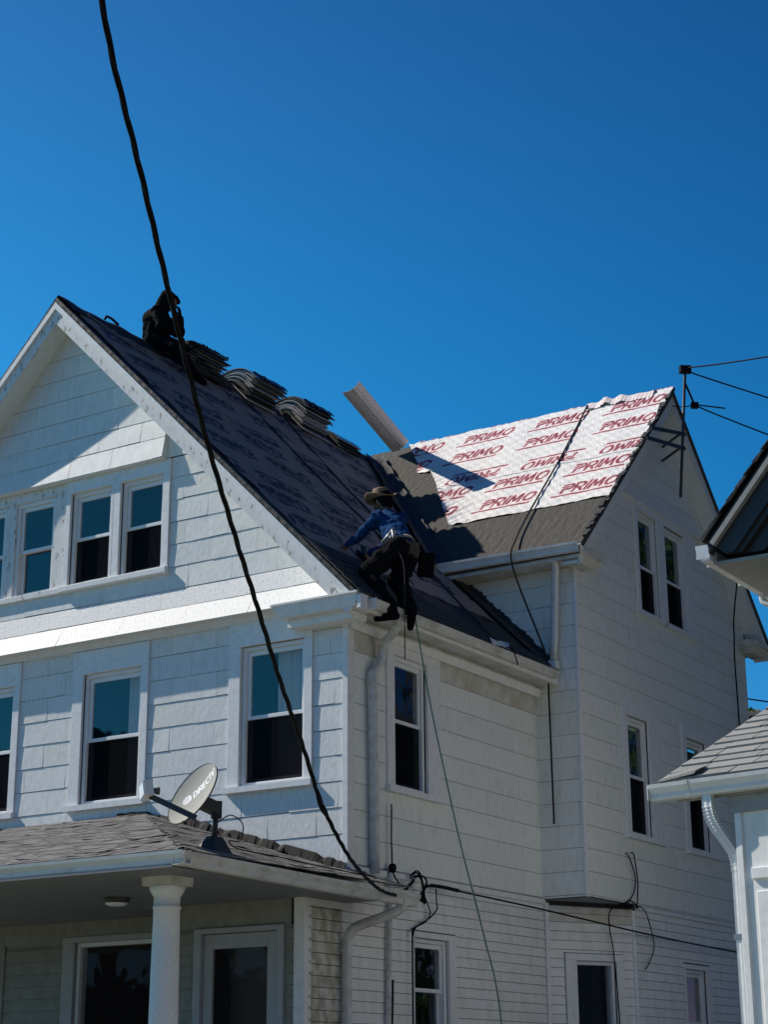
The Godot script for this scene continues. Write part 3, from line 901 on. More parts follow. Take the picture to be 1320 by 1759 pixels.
	var wfw := wall(h, "wing_front_wall", wfront, fpoly2, [], 0.15, MT.sheathing)
	siding(wfw, "siding_shingle", wfront, pv([0.0, 3.74, WX - 0.02, 3.74, WX - 0.02, 7.86, -1.5, 7.86, -1.5, 7.6, 0.0, 6.3]), [], rows(3.4965, 0.27, 7.86), 0.61, [MT.side_a, MT.side_b], 0.005, none, 1.0)
	st = mb()
	fbox(st, wfront, WX - 0.022, WX + 0.018, 3.735, 7.85, -0.03, 0.018, 0.004)
	put("corner_board", st, MT.trim, h)
	st = mb()
	fbox(st, wfront, -1.5, WX, 7.72, 7.86, -0.05, 0.03, 0.004)
	put("frieze", st, MT.stained, h)
	# underside of the overhanging corner
	st = mb()
	quad(st, Vector3(0, 3.728, WZ + 0.0), Vector3(0, 3.728, -5.5), Vector3(WX, 3.728, -5.5), Vector3(WX, 3.728, WZ))
	put("bay_soffit", st, MT.grey_paint, h)
	# ---- rest of the shell: left wall, back wall, floors and partitions inside
	st = mb()
	box(st, Vector3(gl, 0.3, -12), Vector3(gl + 0.15, 6.7, -0.15))
	box(st, Vector3(gl, 0.3, -12.15), Vector3(0.0, 6.7, -12.0))
	box(st, Vector3(-0.15, 0.3, -12.0), Vector3(0.0, 6.4, -9.8))
	box(st, Vector3(-0.1, 0.3, -9.78), Vector3(WX, 7.9, -9.63))
	put("rear_wall", st, MT.clapboard, h)
	st = mb()
	box(st, Vector3(gl + 0.16, 3.45, -11.9), Vector3(-0.16, 3.6, -0.16))
	box(st, Vector3(gl + 0.16, 6.3, -11.9), Vector3(-0.5, 6.42, -0.16))
	box(st, Vector3(-0.16, 6.3, -9.6), Vector3(WX - 0.16, 6.42, -4.4))
	box(st, Vector3(-6.0, 8.75, -11.0), Vector3(-2.2, 8.85, -0.4))
	box(st, Vector3(gl + 0.2, 0.8, -3.4), Vector3(-0.2, 6.3, -3.3))
	box(st, Vector3(-2.1, 0.8, -9.5), Vector3(-2.0, 8.0, -3.5))
	box(st, Vector3(-6.0, 6.45, -3.1), Vector3(-2.0, 8.75, -3.0))
	put("interior_partition", st, MT.interior, h)
	st = mb()
	box(st, Vector3(gl, 0.0, -12), Vector3(-0.02, 0.6, -0.02))
	box(st, Vector3(-0.02, 0.0, -9.75), Vector3(WX - 0.02, 0.6, -5.4))
	put("foundation", st, MT.concrete, h)
	roof(h)
	porch(h)
	drains(h)

func roof(h: Node3D) -> void:
	var r2 := sqrt(0.5)
	var zf := 0.3
	var zb := -12.3
	# structure: two slopes of the main roof, with white boards at the gable
	var st := mb()
	var th := 0.07
	# right slope with the ridge, then the left slope
	for s in [1, -1]:
		var xe: float = RX + s * (EX - RX)
		var off := Vector3(s * r2, r2, 0) * -th
		var a := Vector3(RX, RY, zf)
		var b := Vector3(xe, EY, zf)
		var dz := Vector3(0, 0, zb - zf)
		if s > 0:
			hexa(st, [a + Vector3(0, -th / r2, 0), b + off, b + off + dz, a + Vector3(0, -th / r2, 0) + dz, a, b, b + dz, a + dz])
		else:
			hexa(st, [b + off, a + Vector3(0, -th / r2, 0), a + Vector3(0, -th / r2, 0) + dz, b + off + dz, b, a, a + dz, b + dz])
	put("main_roof", st, MT.black_felt, h)
	# rake boards, crown and soffit of the front gable
	for s in [1, -1]:
		var xe: float = RX + s * (EX - RX) - s * 0.02
		var n := Vector3(s * r2, r2, 0)
		var d := Vector3(s * r2, -r2, 0)
		var a := Vector3(RX, RY - 0.07 / r2, zf - 0.035)
		var b := Vector3(xe, EY + 0.02 - 0.07 / r2, zf - 0.035)
		st = mb()
		var low := 0.17
		var fr := Fr.new(Vector3(0, 0, 0), Vector3.RIGHT)
		var pa := [a.x, a.y, b.x, b.y, b.x - n.x * low + d.x * 0.02 * 0.0, b.y - low / r2 + n.x * s * low, a.x, a.y - low / r2]
		plate(st, fr, pv(pa), flat(zf - 0.005), zf - 0.035)
		put("rake_board", st, MT.peeling, h)
		st = mb()
		var pc := [a.x, a.y + 0.03, b.x + s * 0.02, b.y + 0.01, b.x + s * 0.02 - n.x * 0.06, b.y + 0.01 - 0.06 * r2, a.x, a.y - 0.055]
		plate(st, fr, pv(pc), flat(zf + 0.022), zf - 0.004)
		put("rake_crown", st, MT.trim, h)
		st = mb()
		var so := low - 0.02
		var p0 := a + Vector3(0, -so / r2, 0)
		var p1 := b - n * so
		hexa(st, ([p0 + Vector3(0, 0, 0), p1, p1 + Vector3(0, 0, -0.3), p0 + Vector3(0, 0, -0.3), p0 + n * 0.03, p1 + n * 0.03, p1 + n * 0.03 + Vector3(0, 0, -0.3), p0 + n * 0.03 + Vector3(0, 0, -0.3)] if s > 0 else
			[p1, p0, p0 + Vector3(0, 0, -0.3), p1 + Vector3(0, 0, -0.3), p1 + n * 0.03, p0 + n * 0.03, p0 + n * 0.03 + Vector3(0, 0, -0.3), p1 + n * 0.03 + Vector3(0, 0, -0.3)]))
		put("rake_soffit", st, MT.trim, h)
	# cornice return at the right end of the gable
	st = mb()
	hexa(st, [Vector3(-0.66, 6.29, zf), Vector3(0.3, 6.29, zf), Vector3(0.3, 6.29, -0.1), Vector3(-0.66, 6.29, -0.1),
		Vector3(-0.73, 6.415, zf + 0.03), Vector3(0.33, 6.415, zf + 0.03), Vector3(0.33, 6.415, -0.1), Vector3(-0.73, 6.415, -0.1)])
	hexa(st, [Vector3(-0.75, 6.415, zf + 0.05), Vector3(0.345, 6.415, zf + 0.05), Vector3(0.345, 6.415, -0.05), Vector3(-0.75, 6.415, -0.05),
		Vector3(-0.72, 6.435, zf + 0.05), Vector3(0.345, 6.435, zf + 0.05), Vector3(0.25, 6.5, 0.1), Vector3(-0.6, 6.5, 0.1)])
	put("cornice_return", st, MT.trim, h)
	st = mb()
	box(st, Vector3(-0.62, 6.2, -0.05), Vector3(0.2, 6.29, 0.2))
	put("cornice_bed", st, MT.trim, h)
	# eave of the right slope: soffit, fascia
	st = mb()
	box(st, Vector3(0.0, 6.285, -4.15), Vector3(0.3, 6.315, -0.05))
	put("eave_soffit", st, MT.gutter_dirty, h)
	st = mb()
	box(st, Vector3(0.29, 6.275, -4.15), Vector3(0.318, 6.38, 0.26))
	put("fascia", st, MT.trim, h)
	st = mb()
	extrude(st, pv([0.0, 6.15, 0.03, 6.15, 0.05, 6.19, 0.06, 6.22, 0.06, 6.236, 0.0, 6.236]), Vector3(0.03, 0, -4.15), Vector3(0.03, 0, 0.0), Vector3.RIGHT)
	put("bed_moulding", st, MT.trim, h)
	# printed sheets over the main right slope, dark strip along rake and ridge left bare
	var k := 0.0
	for c in [[0.26, 2.06], [1.98, 3.84], [3.76, 5.35]]:
		var sheet := func(u: float, t: float) -> Vector3:
			var sl: float = lerpf(c[0], c[1], t)
			var z0: float = zf - 0.14 - 0.012 * sin(sl * 9.0)
			var zz := -6.75 if sl < 0.3 else 0.0
			var x := RX + sl * r2
			# the sheet ends short of the valley with the cross wing
			var zv := WR + (WRY - (RY - (x - RX))) / 0.972
			zz = minf(-3.98, zv) if x > -1.3 else zv
			zz += 0.28
			var z := lerpf(z0, zz, u)
			var w := 0.010 + 0.006 * sin(z * 7.0 + sl * 3.0) * sin(sl * 5.0 + z) + 0.005 * sin(z * 17.0 - sl * 11.0)
			return Vector3(x, RY - sl * r2, z) + Vector3(r2, r2, 0) * (w + k + 0.006)
		var uv := func(p: Vector3, t: float) -> Vector2:
			return Vector2((-p.z) / 1.2, lerpf(c[0], c[1], t) / 1.85 - c[0] / 1.85)
		surface_sheet(h, "underlayment_sheet", sheet, uv, 110, 24, MT.printed_shaded)
		k -= 0.004
	# bare dark strip over the ridge
	st = mb()
	for i in 60:
		var z0 := lerpf(zf - 0.02, -6.6, i / 60.0)
		var z1 := lerpf(zf - 0.02, -6.6, (i + 1) / 60.0)
		var prof := [Vector2(-0.3, -0.3), Vector2(-0.06, -0.05), Vector2(0, 0.0), Vector2(0.06, -0.05), Vector2(0.26, -0.26)]
		for j in prof.size() - 1:
			var lift := func(q: Vector2, z: float) -> Vector3: return Vector3(RX + q.x, RY + q.y + 0.035 + 0.012 * sin(z * 5.0 + q.x * 4.0) + 0.008 * sin(z * 13.0), z)
			quad(st, lift.call(prof[j], z0), lift.call(prof[j + 1], z0), lift.call(prof[j + 1], z1), lift.call(prof[j], z1))
	put("ridge_felt", st, MT.black_felt, h)
	# the first courses of new shingles above the eave
	var nrm := Vector3(r2, r2, 0)
	for i in 6:
		var sl := 6.2 - i * 0.143
		var zend := [-3.9, -2.4, -2.1, -1.7, -1.45, -1.05][i] as float
		var z := zf + 0.01
		while z > zend + 0.05:
			var z2 := maxf(z - (1.0 if z < 0.2 else RNG.randf_range(0.4, 0.9)), zend)
			var a := Vector3(RX + sl * r2, RY - sl * r2, 0)
			var b := Vector3(RX + (sl - 0.3) * r2, RY - (sl - 0.3) * r2, 0)
			var ja := nrm * (0.032 + RNG.randf() * 0.006)
			var jb := nrm * 0.02
			st = mb()
			hexa(st, [a + ja - nrm * 0.007 + Vector3(0, 0, z), a + ja - nrm * 0.007 + Vector3(0, 0, z2 + 0.004), b + jb - nrm * 0.005 + Vector3(0, 0, z2 + 0.004), b + jb - nrm * 0.005 + Vector3(0, 0, z),
				a + ja + Vector3(0, 0, z), a + ja + Vector3(0, 0, z2 + 0.004), b + jb + Vector3(0, 0, z2 + 0.004), b + jb + Vector3(0, 0, z)])
			put("roof_shingle", st, MT.new_shingle, h)
			z = z2
	# ---- roof of the cross wing
	st = mb()
	var xo := 0.85
	var tw := 0.07
	var c2 := 0.717
	for s in [1, -1]:
		var ze: float = WR + s * 3.2
		var ye := wing_y(ze)
		var off := Vector3(0, -0.697 * 0 - tw / 0.717, 0)
		var a := Vector3(-4.2, WRY, WR)
		var b := Vector3(-4.2, ye, ze)
		var dx := Vector3(xo + 4.2, 0, 0)
		if s > 0:
			hexa(st, [b + off, b + off + dx, a + off + dx, a + off, b, b + dx, a + dx, a])
		else:
			hexa(st, [a + off, a + off + dx, b + off + dx, b + off, a, a + dx, b + dx, b])
	put("wing_roof", st, MT.felt, h)
	# rakes of the wing gable
	for s in [1, -1]:
		var ze: float = WR + s * 3.16
		var fr := Fr.new(Vector3.ZERO, Vector3.FORWARD)
		var y0 := WRY - tw / c2
		var y1 := wing_y(ze) - tw / c2
		st = mb()
		plate(st, fr, pv([-WR, y0, -ze, y1, -ze, y1 - 0.16, -WR, y0 - 0.2]), flat(xo - 0.02), xo - 0.05)
		put("rake_board", st, MT.side_a, h)
		st = mb()
		var q := [Vector3(WX, y0 - 0.17, WR), Vector3(xo - 0.04, y0 - 0.17, WR), Vector3(xo - 0.04, y1 - 0.14, ze), Vector3(WX, y1 - 0.14, ze)]
		var upv := Vector3(0, 0.03, 0)
		if s > 0:
			hexa(st, [q[3], q[2], q[1], q[0], q[3] + upv, q[2] + upv, q[1] + upv, q[0] + upv])
		else:
			hexa(st, [q[0], q[1], q[2], q[3], q[0] + upv, q[1] + upv, q[2] + upv, q[3] + upv])
		put("rake_soffit", st, MT.side_a, h)
	# ragged old roofing showing along the rake
	st = mb()
	for i in 46:
		var t0 := i / 46.0
		var z := lerpf(WR + 0.05, WR + 3.1, t0)
		var len := 0.07
		var p := Vector3(xo + RNG.randf_range(-0.012, 0.02), wing_y(z) + RNG.randf_range(-0.01, 0.02), z)
		var e := Vector3(0, -0.7, 0.72) * len
		bar(st, p - e * 0.5, p + e * 0.6, RNG.randf_range(0.04, 0.09), RNG.randf_range(0.02, 0.05), Vector3(0, 0.7, 0.7))
	put("ragged_roof_edge", st, MT.black_felt, h).set_meta("kind", "stuff")
	# returns at the foot of that gable
	for zc in [-4.02, -9.93]:
		var s := 1.0 if zc > -7.0 else -1.0
		st = mb()
		var z0 := WR + s * 3.2
		var z1 := WR + s * 2.5
		var zl := minf(z0, z1)
		var zh := maxf(z0, z1)
		hexa(st, [Vector3(WX, 7.7, zh - 0.12), Vector3(xo - 0.08, 7.7, zh - 0.12), Vector3(xo - 0.08, 7.7, zl + 0.12), Vector3(WX, 7.7, zl + 0.12),
			Vector3(WX, 7.79, zh - 0.03), Vector3(xo, 7.79, zh - 0.03), Vector3(xo, 7.79, zl + 0.04), Vector3(WX, 7.79, zl + 0.04)])
		hexa(st, [Vector3(WX, 7.79, zh - 0.03), Vector3(xo + 0.03, 7.79, zh - 0.03), Vector3(xo + 0.03, 7.79, zl + 0.02), Vector3(WX, 7.79, zl + 0.02),
			Vector3(WX, 7.9, zh + 0.0), Vector3(xo + 0.04, 7.86, zh + 0.0), Vector3(xo + 0.04, 7.86, zl), Vector3(WX, 7.97, zl)])
		put("cornice_return", st, MT.gutter_dirty, h)
	# eave of the wing's front slope
	st = mb()
	box(st, Vector3(-1.3, 7.74, WZ), Vector3(WX + 0.2, 7.77, -3.83))
	put("eave_soffit", st, MT.stained, h)
	st = mb()
	box(st, Vector3(-1.2, 7.73, -3.84), Vector3(xo - 0.03, 7.86, -3.815))
	put("fascia", st, MT.gutter_dirty, h)
	# white printed sheets on the sunlit slope: left edge steps down, right edge follows the rake
	var tears := [[0.0, -3.5], [0.9, -2.95], [1.18, -2.86], [1.2, -2.62], [1.6, -2.38], [3.2, -1.5]]
	var left_of := func(sl: float) -> float:
		for i in tears.size() - 1:
			if sl <= tears[i + 1][0]:
				return lerpf(tears[i][1], tears[i + 1][1], (sl - tears[i][0]) / (tears[i + 1][0] - tears[i][0]))
		return -1.5
	k = 0.0
	for c in [[1.84, 3.2], [-0.02, 1.92]]:
		var sheet := func(u: float, t: float) -> Vector3:
			var s0: float = lerpf(c[0], c[1], t)
			var right := 0.86 + 0.012 * sin(s0 * 14.0) + 0.01 * sin(s0 * 31.0)
			var x := lerpf(left_of.call(s0), right, u)
			var w := 0.010 + 0.006 * sin(x * 6.0 + s0 * 2.0) * sin(s0 * 4.0 - x * 2.0) + 0.004 * sin(x * 15.0 + s0 * 23.0) + 0.002 * sin(x * 41.0 - s0 * 37.0)
			var crumple := clampf(1.0 - u * 5.0, 0.0, 1.0)
			w += crumple * (0.018 * sin(x * 26.0 + s0 * 31.0) + 0.012)
			s0 += 0.008 * sin(x * 9.0) * t
			return Vector3(x, WRY - s0 * 0.697, WR + s0 * 0.717) + Vector3(0, 0.717, 0.697) * (w + k + 0.006)
		var uv := func(p: Vector3, _t: float) -> Vector2:
			return Vector2((p.x + 2.379 + 0.11) / 1.2, (WRY - p.y) / 0.697 / 1.85 - (0.0 if c[0] < 1.0 else 1.0) + 0.012)
		surface_sheet(h, "underlayment_sheet", sheet, uv, 120, 48, MT.printed_white)
		k += 0.006
	# fold of spare sheet over the wing's ridge
	st = mb()
	SG = 0
	for i in 40:
		for j in 4:
			var f := func(a: int, b: int) -> Vector3:
				var x := lerpf(-0.46, 0.6, a / 40.0)
				var amp := 0.055 * exp(-pow((x + 0.1) * 3.4, 2.0)) + 0.004
				var q := [Vector2(0.16, -0.12), Vector2(0.07, 0.0), Vector2(0.0, 0.03), Vector2(-0.08, -0.03), Vector2(-0.2, -0.17)][b] as Vector2
				return Vector3(x, WRY + q.y + amp * (0.7 + 0.5 * sin(a * 0.63 + b * 0.8)), WR + q.x + 0.012 * sin(a * 2.7))
			quad(st, f.call(i, j), f.call(i + 1, j), f.call(i + 1, j + 1), f.call(i, j + 1))
	put("sheet_fold", st, MT.printed_white, h)
	# valley lining between the two roofs
	st = mb()
	SG = 0
	var nv := 24
	for i in nv:
		var v := func(a: int, side: float) -> Vector3:
			var x := lerpf(-4.0, -1.1, float(a) / nv)
			var y := RY - (x - RX)
			var z := WR + (WRY - y) / 0.972
			var base := Vector3(x, y, z) + Vector3(0.02, 0.04, 0.02)
			if side < 0:
				return base + Vector3(0, 0, 0.30 + 0.02 * sin(a * 1.7)) + Vector3(0.02, 0.02, 0)
			if side > 0:
				return base + Vector3(0.16 + 0.02 * sin(a * 2.3), 0, 0) + Vector3(0, 0.018, 0.018)
			return base
		quad(st, v.call(i, -1.0), v.call(i + 1, -1.0), v.call(i + 1, 0.0), v.call(i, 0.0))
		quad(st, v.call(i, 0.0), v.call(i + 1, 0.0), v.call(i + 1, 1.0), v.call(i, 1.0))
	put("valley_lining", st, MT.black_felt, h)
	# dark strip where the main slope meets the wing's front wall
	st = mb()
	for i in 30:
		var x0 := lerpf(-1.2, 0.3, i / 30.0)
		var x1 := lerpf(-1.2, 0.3, (i + 1) / 30.0)
		var j0 := 0.04 + 0.05 * RNG.randf()
		var j1 := 0.04 + 0.05 * RNG.randf()
		quad(st, Vector3(x0, 6.76 - x0 + 0.03, WZ + 0.35), Vector3(x1, 6.76 - x1 + 0.03, WZ + 0.35), Vector3(x1, 6.76 - x1 + 0.04, WZ + 0.022), Vector3(x0, 6.76 - x0 + 0.04, WZ + 0.022))
		quad(st, Vector3(x0, 6.76 - x0 + 0.04, WZ + 0.022), Vector3(x1, 6.76 - x1 + 0.04, WZ + 0.022), Vector3(x1, 6.76 - x1 + 0.04 + j1, WZ + 0.02), Vector3(x0, 6.76 - x0 + 0.04 + j0, WZ + 0.02))
	put("step_felt", st, MT.black_felt, h)

func surface_sheet(h: Node3D, called: String, pos: Callable, uvf: Callable, nu: int, nt: int, mat: Material) -> void:
	var v := PackedVector3Array()
	var uv := PackedVector2Array()
	var idx := PackedInt32Array()
	for t in nt + 1:
		for u in nu + 1:
			var p: Vector3 = pos.call(float(u) / nu, float(t) / nt)
			v.append(p)
			uv.append(uvf.call(p, float(t) / nt))
	for t in nt:
		for u in nu:
			var a := t * (nu + 1) + u
			idx.append_array([a, a + 1, a + nu + 2, a, a + nu + 2, a + nu + 1])
	var st := SurfaceTool.new()
	st.begin(Mesh.PRIMITIVE_TRIANGLES)
	for i in v.size():
		st.set_smooth_group(0)
		st.set_uv(uv[i])
		st.add_vertex(v[i])
	for i in idx:
		st.add_index(i)
	st.generate_normals()
	st.generate_tangents()
	mi(called, st.commit(), mat, h)

# ------------------------------------------------------------------ porch
func porch(h: Node3D) -> void:
	var front := Fr.new(Vector3.ZERO, Vector3.RIGHT)
	var pw := [-3.53, -2.38, 2.2, 3.14]
	wall(h, "porch_wall", front, pv([-8.1, 0.4, -1.8, 0.4, -1.8, 3.6, -8.1, 3.6]), [rect(pw[0], pw[2], pw[1], pw[3])], 0.15, MT.porch_shaded)
	siding(h, "clapboard", front, pv([-4.56, 1.4, -3.72, 1.4, -3.72, 3.12, -4.56, 3.12]), [], rows(1.4, 0.13, 3.12), 2.0, [MT.porch_shaded], 0.012, none, 0.3)
	siding(h, "clapboard", front, pv([-8.0, 1.4, -4.66, 1.4, -4.66, 3.12, -8.0, 3.12]), [], rows(1.4, 0.13, 3.12), 4.0, [MT.porch_shaded], 0.012, none, 0.3)
	sash_window(h, "porch_window", front, pw[0], pw[1], pw[2], pw[3], 2.3, {"left": 0.17, "right": 0.15, "head": 0.06, "fixed": true, "proud": 0.03, "sill_out": 0.06, "mat": MT.door_shaded})
	var st := mb()
	fbox(st, front, -8.0, -1.83, 3.14, 3.36, 0.0, 0.02)
	fbox(st, front, -4.66, -4.56, 0.6, 3.14, 0.0, 0.022)
	put("porch_trim", st, MT.porch_shaded, h)
	# vestibule with the door
	var vf := Fr.new(Vector3(0, 0, 0.74), Vector3.RIGHT)
	var dr := [-1.218, -0.303, 0.75, 3.07]
	wall(h, "vestibule_wall", vf, pv([-1.83, 0.4, 0.0, 0.4, 0.0, 3.36, -1.83, 3.36]), [rect(dr[0], dr[2], dr[1], dr[3])], 0.12, MT.porch_shaded)
	siding(h, "clapboard", vf, pv([-1.75, 1.4, -0.1, 1.4, -0.1, 3.12, -1.75, 3.12]), [rect(-1.33, 0.4, -0.19, 3.13)], rows(1.4, 0.1055, 3.12), 0.8, [MT.porch_shaded], 0.012, none, 0.3)
	st = mb()
	fbox(st, vf, -0.1, 0.012, 0.6, 3.36, -0.1, 0.025, 0.005)
	fbox(st, vf, -1.84, -1.76, 0.6, 3.36, -0.1, 0.025, 0.005)
	put("corner_board", st, MT.trim, h)
	st = mb()
	fbox(st, Fr.new(Vector3.ZERO, Vector3.FORWARD), -0.766, -0.69, 1.0, 3.36, -0.1, 0.022, 0.005)
	put("corner_board", st, MT.trim, h)
	st = mb()
	box(st, Vector3(-1.83, 0.4, 0.0), Vector3(-1.72, 3.36, 0.62))
	put("vestibule_side", st, MT.porch_shaded, h)
	st = mb()
	ring(st, vf, -1.31, -0.22, 0.6, 3.12, 0.092, 0.083, 0.15, 0.05, -0.05, 0.03)
	put("door_casing", st, MT.door_shaded, h)
	st = mb()
	ring(st, vf, dr[0] + 0.004, dr[1] - 0.004, dr[2], dr[3] - 0.005, 0.108, 0.138, 0.25, 0.14, -0.06, -0.02)
	var door := put("front_door", st, MT.door_shaded, h)
	st = mb()
	fbox(st, vf, dr[0] + 0.11, dr[1] - 0.14, 1.0, dr[3] - 0.144, -0.045, -0.04)
	put("pane", st, MT.glass, door)
	st = mb()
	fbox(st, vf, dr[0], dr[1], dr[2], dr[3], -0.5, -0.48)
	box(st, Vector3(-1.7, 0.6, 0.02), Vector3(-1.66, 3.3, 0.6))
	put("interior_partition", st, MT.interior, h)
	# ceiling boards
	var z := 0.0
	while z < 3.22:
		st = mb()
		var y := 3.36 + RNG.randf_range(-0.001, 0.001)
		box(st, Vector3(-8.1, y, z + 0.002), Vector3(0.5, y + 0.02, z + 0.157))
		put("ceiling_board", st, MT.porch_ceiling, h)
		z += 0.16
	st = mb()
	box(st, Vector3(-8.1, 3.365, 3.22), Vector3(0.5, 3.48, 3.25))
	box(st, Vector3(0.47, 3.365, -0.3), Vector3(0.5, 3.48, 3.22))
	put("fascia", st, MT.trim, h)
	st = mb()
	box(st, Vector3(-8.1, 0.55, 0.0), Vector3(0.4, 0.75, 3.15))
	box(st, Vector3(-8.1, 0.0, 2.9), Vector3(0.4, 0.55, 3.1))
	put("porch_floor", st, MT.grey_paint, h)
	# column
	var cp := Vector3(-0.03, 0, 2.76)
	st = mb()
	var prof := [[0.185, 0.75], [0.185, 0.83], [0.165, 0.84], [0.165, 0.88], [0.138, 0.9]]
	for i in 9:
		var t := i / 8.0
		prof.append([0.132 - 0.018 * pow(t, 1.8), lerpf(0.92, 3.09, t)])
	prof.append_array([[0.122, 3.095], [0.122, 3.115], [0.114, 3.12], [0.114, 3.19], [0.12, 3.2], [0.13, 3.215], [0.15, 3.25], [0.158, 3.275], [0.15, 3.285], [0.0, 3.285]])
	lathe(st, cp, prof, 32)
	var col := put("porch_column", st, MT.column, h)
	st = mb()
	hexa(st, [cp + Vector3(-0.155, 3.286, 0.155), cp + Vector3(0.155, 3.286, 0.155), cp + Vector3(0.155, 3.286, -0.155), cp + Vector3(-0.155, 3.286, -0.155), cp + Vector3(-0.16, 3.362, 0.16), cp + Vector3(0.16, 3.362, 0.16), cp + Vector3(0.16, 3.362, -0.16), cp + Vector3(-0.16, 3.362, -0.16)])
	put("abacus", st, MT.stained, col)
	# ceiling lamp, unlit
	st = mb()
	lathe(st, Vector3(-1.5, 3.36, 1.72), [[0.13, 0.0], [0.13, -0.03], [0.118, -0.045], [0.11, -0.05]], 28)
	var lamp := put("ceiling_lamp", st, MT.dark_steel, h)
	st = mb()
	lathe(st, Vector3(-1.5, 3.36, 1.72), [[0.108, -0.048], [0.1, -0.062], [0.07, -0.075], [0.0, -0.082]], 28)
	put("lamp_shade", st, MT.vinyl_frame, lamp)
	# roof deck and worn shingles
	st = mb()
	var a := Vector3(-8.2, 4.45, 0.0)
	var b := Vector3(-2.6, 4.45, 0.0)
	var c := Vector3(0.54, 3.50, 3.30)
	var d := Vector3(-8.2, 3.50, 3.30)
	var e := Vector3(0.54, 3.50, -0.3)
	var e2 := Vector3(0.0, 3.68, -0.3)
	quad(st, d, c, b, a)
	tri(st, c, Vector3(0.54, 3.5, 0.0), b)
	quad(st, Vector3(0.54, 3.5, 0.0), e, e2, Vector3(0.0, 3.68, 0.0))
	box(st, Vector3(-8.1, 3.4, 0.0), Vector3(0.5, 3.47, 3.2))
	put("porch_roof", st, MT.old_shingle_b, h)
	var sa := mb()
	var sb := mb()
	for part in 2:
		for i in 30:
			var t0 := i / 30.0
			var t1 := (i + 1.55) / 30.0 if part == 0 else minf((i + 1.55) / 30.0, 1.0)
			var along := 0.0
			var span := 8.74 if part == 0 else 3.6
			while along < span:
				var w := RNG.randf_range(0.12, 0.34)
				var p0: Vector3
				var p1: Vector3
				var q0: Vector3
				var q1: Vector3
				var n: Vector3
				var ok := true
				if part == 0:
					n = Vector3(0, 0.96, 0.28)
					var x0 := -8.2 + along
					var x1 := x0 + w
					var edge := lerpf(0.54, -2.6, t0)
					if x0 > edge or x0 < -6.5:
						ok = false
					x1 = minf(x1, edge)
					p0 = Vector3(x0, lerpf(3.5, 4.45, t0), lerpf(3.33, 0.0, t0))
					p1 = Vector3(x1, p0.y, p0.z)
					q0 = Vector3(x0, lerpf(3.5, 4.45, t1), lerpf(3.33, 0.0, minf(t1, 1.0)))
					q1 = Vector3(minf(x1, lerpf(0.54, -2.6, t1)), q0.y, q0.z)
					if t1 > 1.0:
						q0.y = 4.46
						q1.y = 4.46
				else:
					n = Vector3(0.29, 0.957, 0)
					var z0 := 3.3 - along
					var z1 := z0 - w
					var top := lerpf(3.3, 0.0, t0)
					if z0 > top + 0.1:
						z0 = top
					if z1 > z0 - 0.03:
						ok = false
					if z1 < -0.3:
						z1 = -0.3
					if z0 < -0.28:
						ok = false
					var xx := lerpf(0.57, -2.6, t0)
					if z1 < 0.0 and xx < 0.02:
						z1 = 0.0
					if z0 < 0.02 and xx < 0.02:
						ok = false
					p0 = Vector3(xx, lerpf(3.5, 4.45, t0), z0)
					p1 = Vector3(xx, p0.y, z1)
					q0 = Vector3(lerpf(0.57, -2.6, t1), lerpf(3.5, 4.45, t1), minf(z0, lerpf(3.3, 0.0, minf(t1, 1.0))))
					q1 = Vector3(q0.x, q0.y, z1)
					if z1 < 0.0 and q0.x < 0.02:
						q0.x = 0.02
						q1.x = 0.02
				if ok:
					var lift0 := 0.007 + (RNG.randf() * 0.022 if RNG.randf() < 0.07 else RNG.randf() * 0.006)
					var lift1 := 0.007 + (RNG.randf() * 0.022 if RNG.randf() < 0.07 else RNG.randf() * 0.006)
					var k := n * 0.006
					p0 += n * lift0
					p1 += n * lift1
					if RNG.randf() < 0.25:
						p0 = p0.lerp(q0, RNG.randf() * 0.4)
					var st2 := sa if RNG.randf() < 0.62 else sb
					quad(st2, p0, p1, q1 + k, q0 + k)
					quad(st2, p0 - n * 0.009, p1 - n * 0.009, p1, p0)
				along += w + 0.004
	put("worn_shingles", sa, MT.old_shingle_a, h).set_meta("kind", "stuff")
	put("worn_shingles", sb, MT.old_shingle_b, h).set_meta("kind", "stuff")
	# ragged flashing where the porch roof meets the wall
	st = mb()
	var px := -3.0
	var h0 := 0.03
	while px < 0.0:
		var nx := minf(0.0, px + RNG.randf_range(0.02, 0.09))
		var y0 := 4.46 - maxf(0.0, px + 2.62) * 0.297
		var y1 := 4.46 - maxf(0.0, nx + 2.62) * 0.297
		var big := 0.09 if px > -2.5 else 0.03
		var h1 := clampf(h0 + RNG.randf_range(-0.03, 0.03), big * 0.4, big)
		var o := 0.05 + RNG.randf() * 0.04
		quad(st, Vector3(px, y0 - 0.02, o), Vector3(nx, y1 - 0.02, o), Vector3(nx, y1 + h1, 0.024), Vector3(px, y0 + h0, 0.024))
		quad(st, Vector3(px, y0 + h0, 0.024), Vector3(nx, y1 + h1, 0.024), Vector3(nx, y1 + h1, 0.01), Vector3(px, y0 + h0, 0.01))
		px = nx
		h0 = h1
	put("tarred_flashing", st, MT.black_rubber, h).set_meta("kind", "stuff")

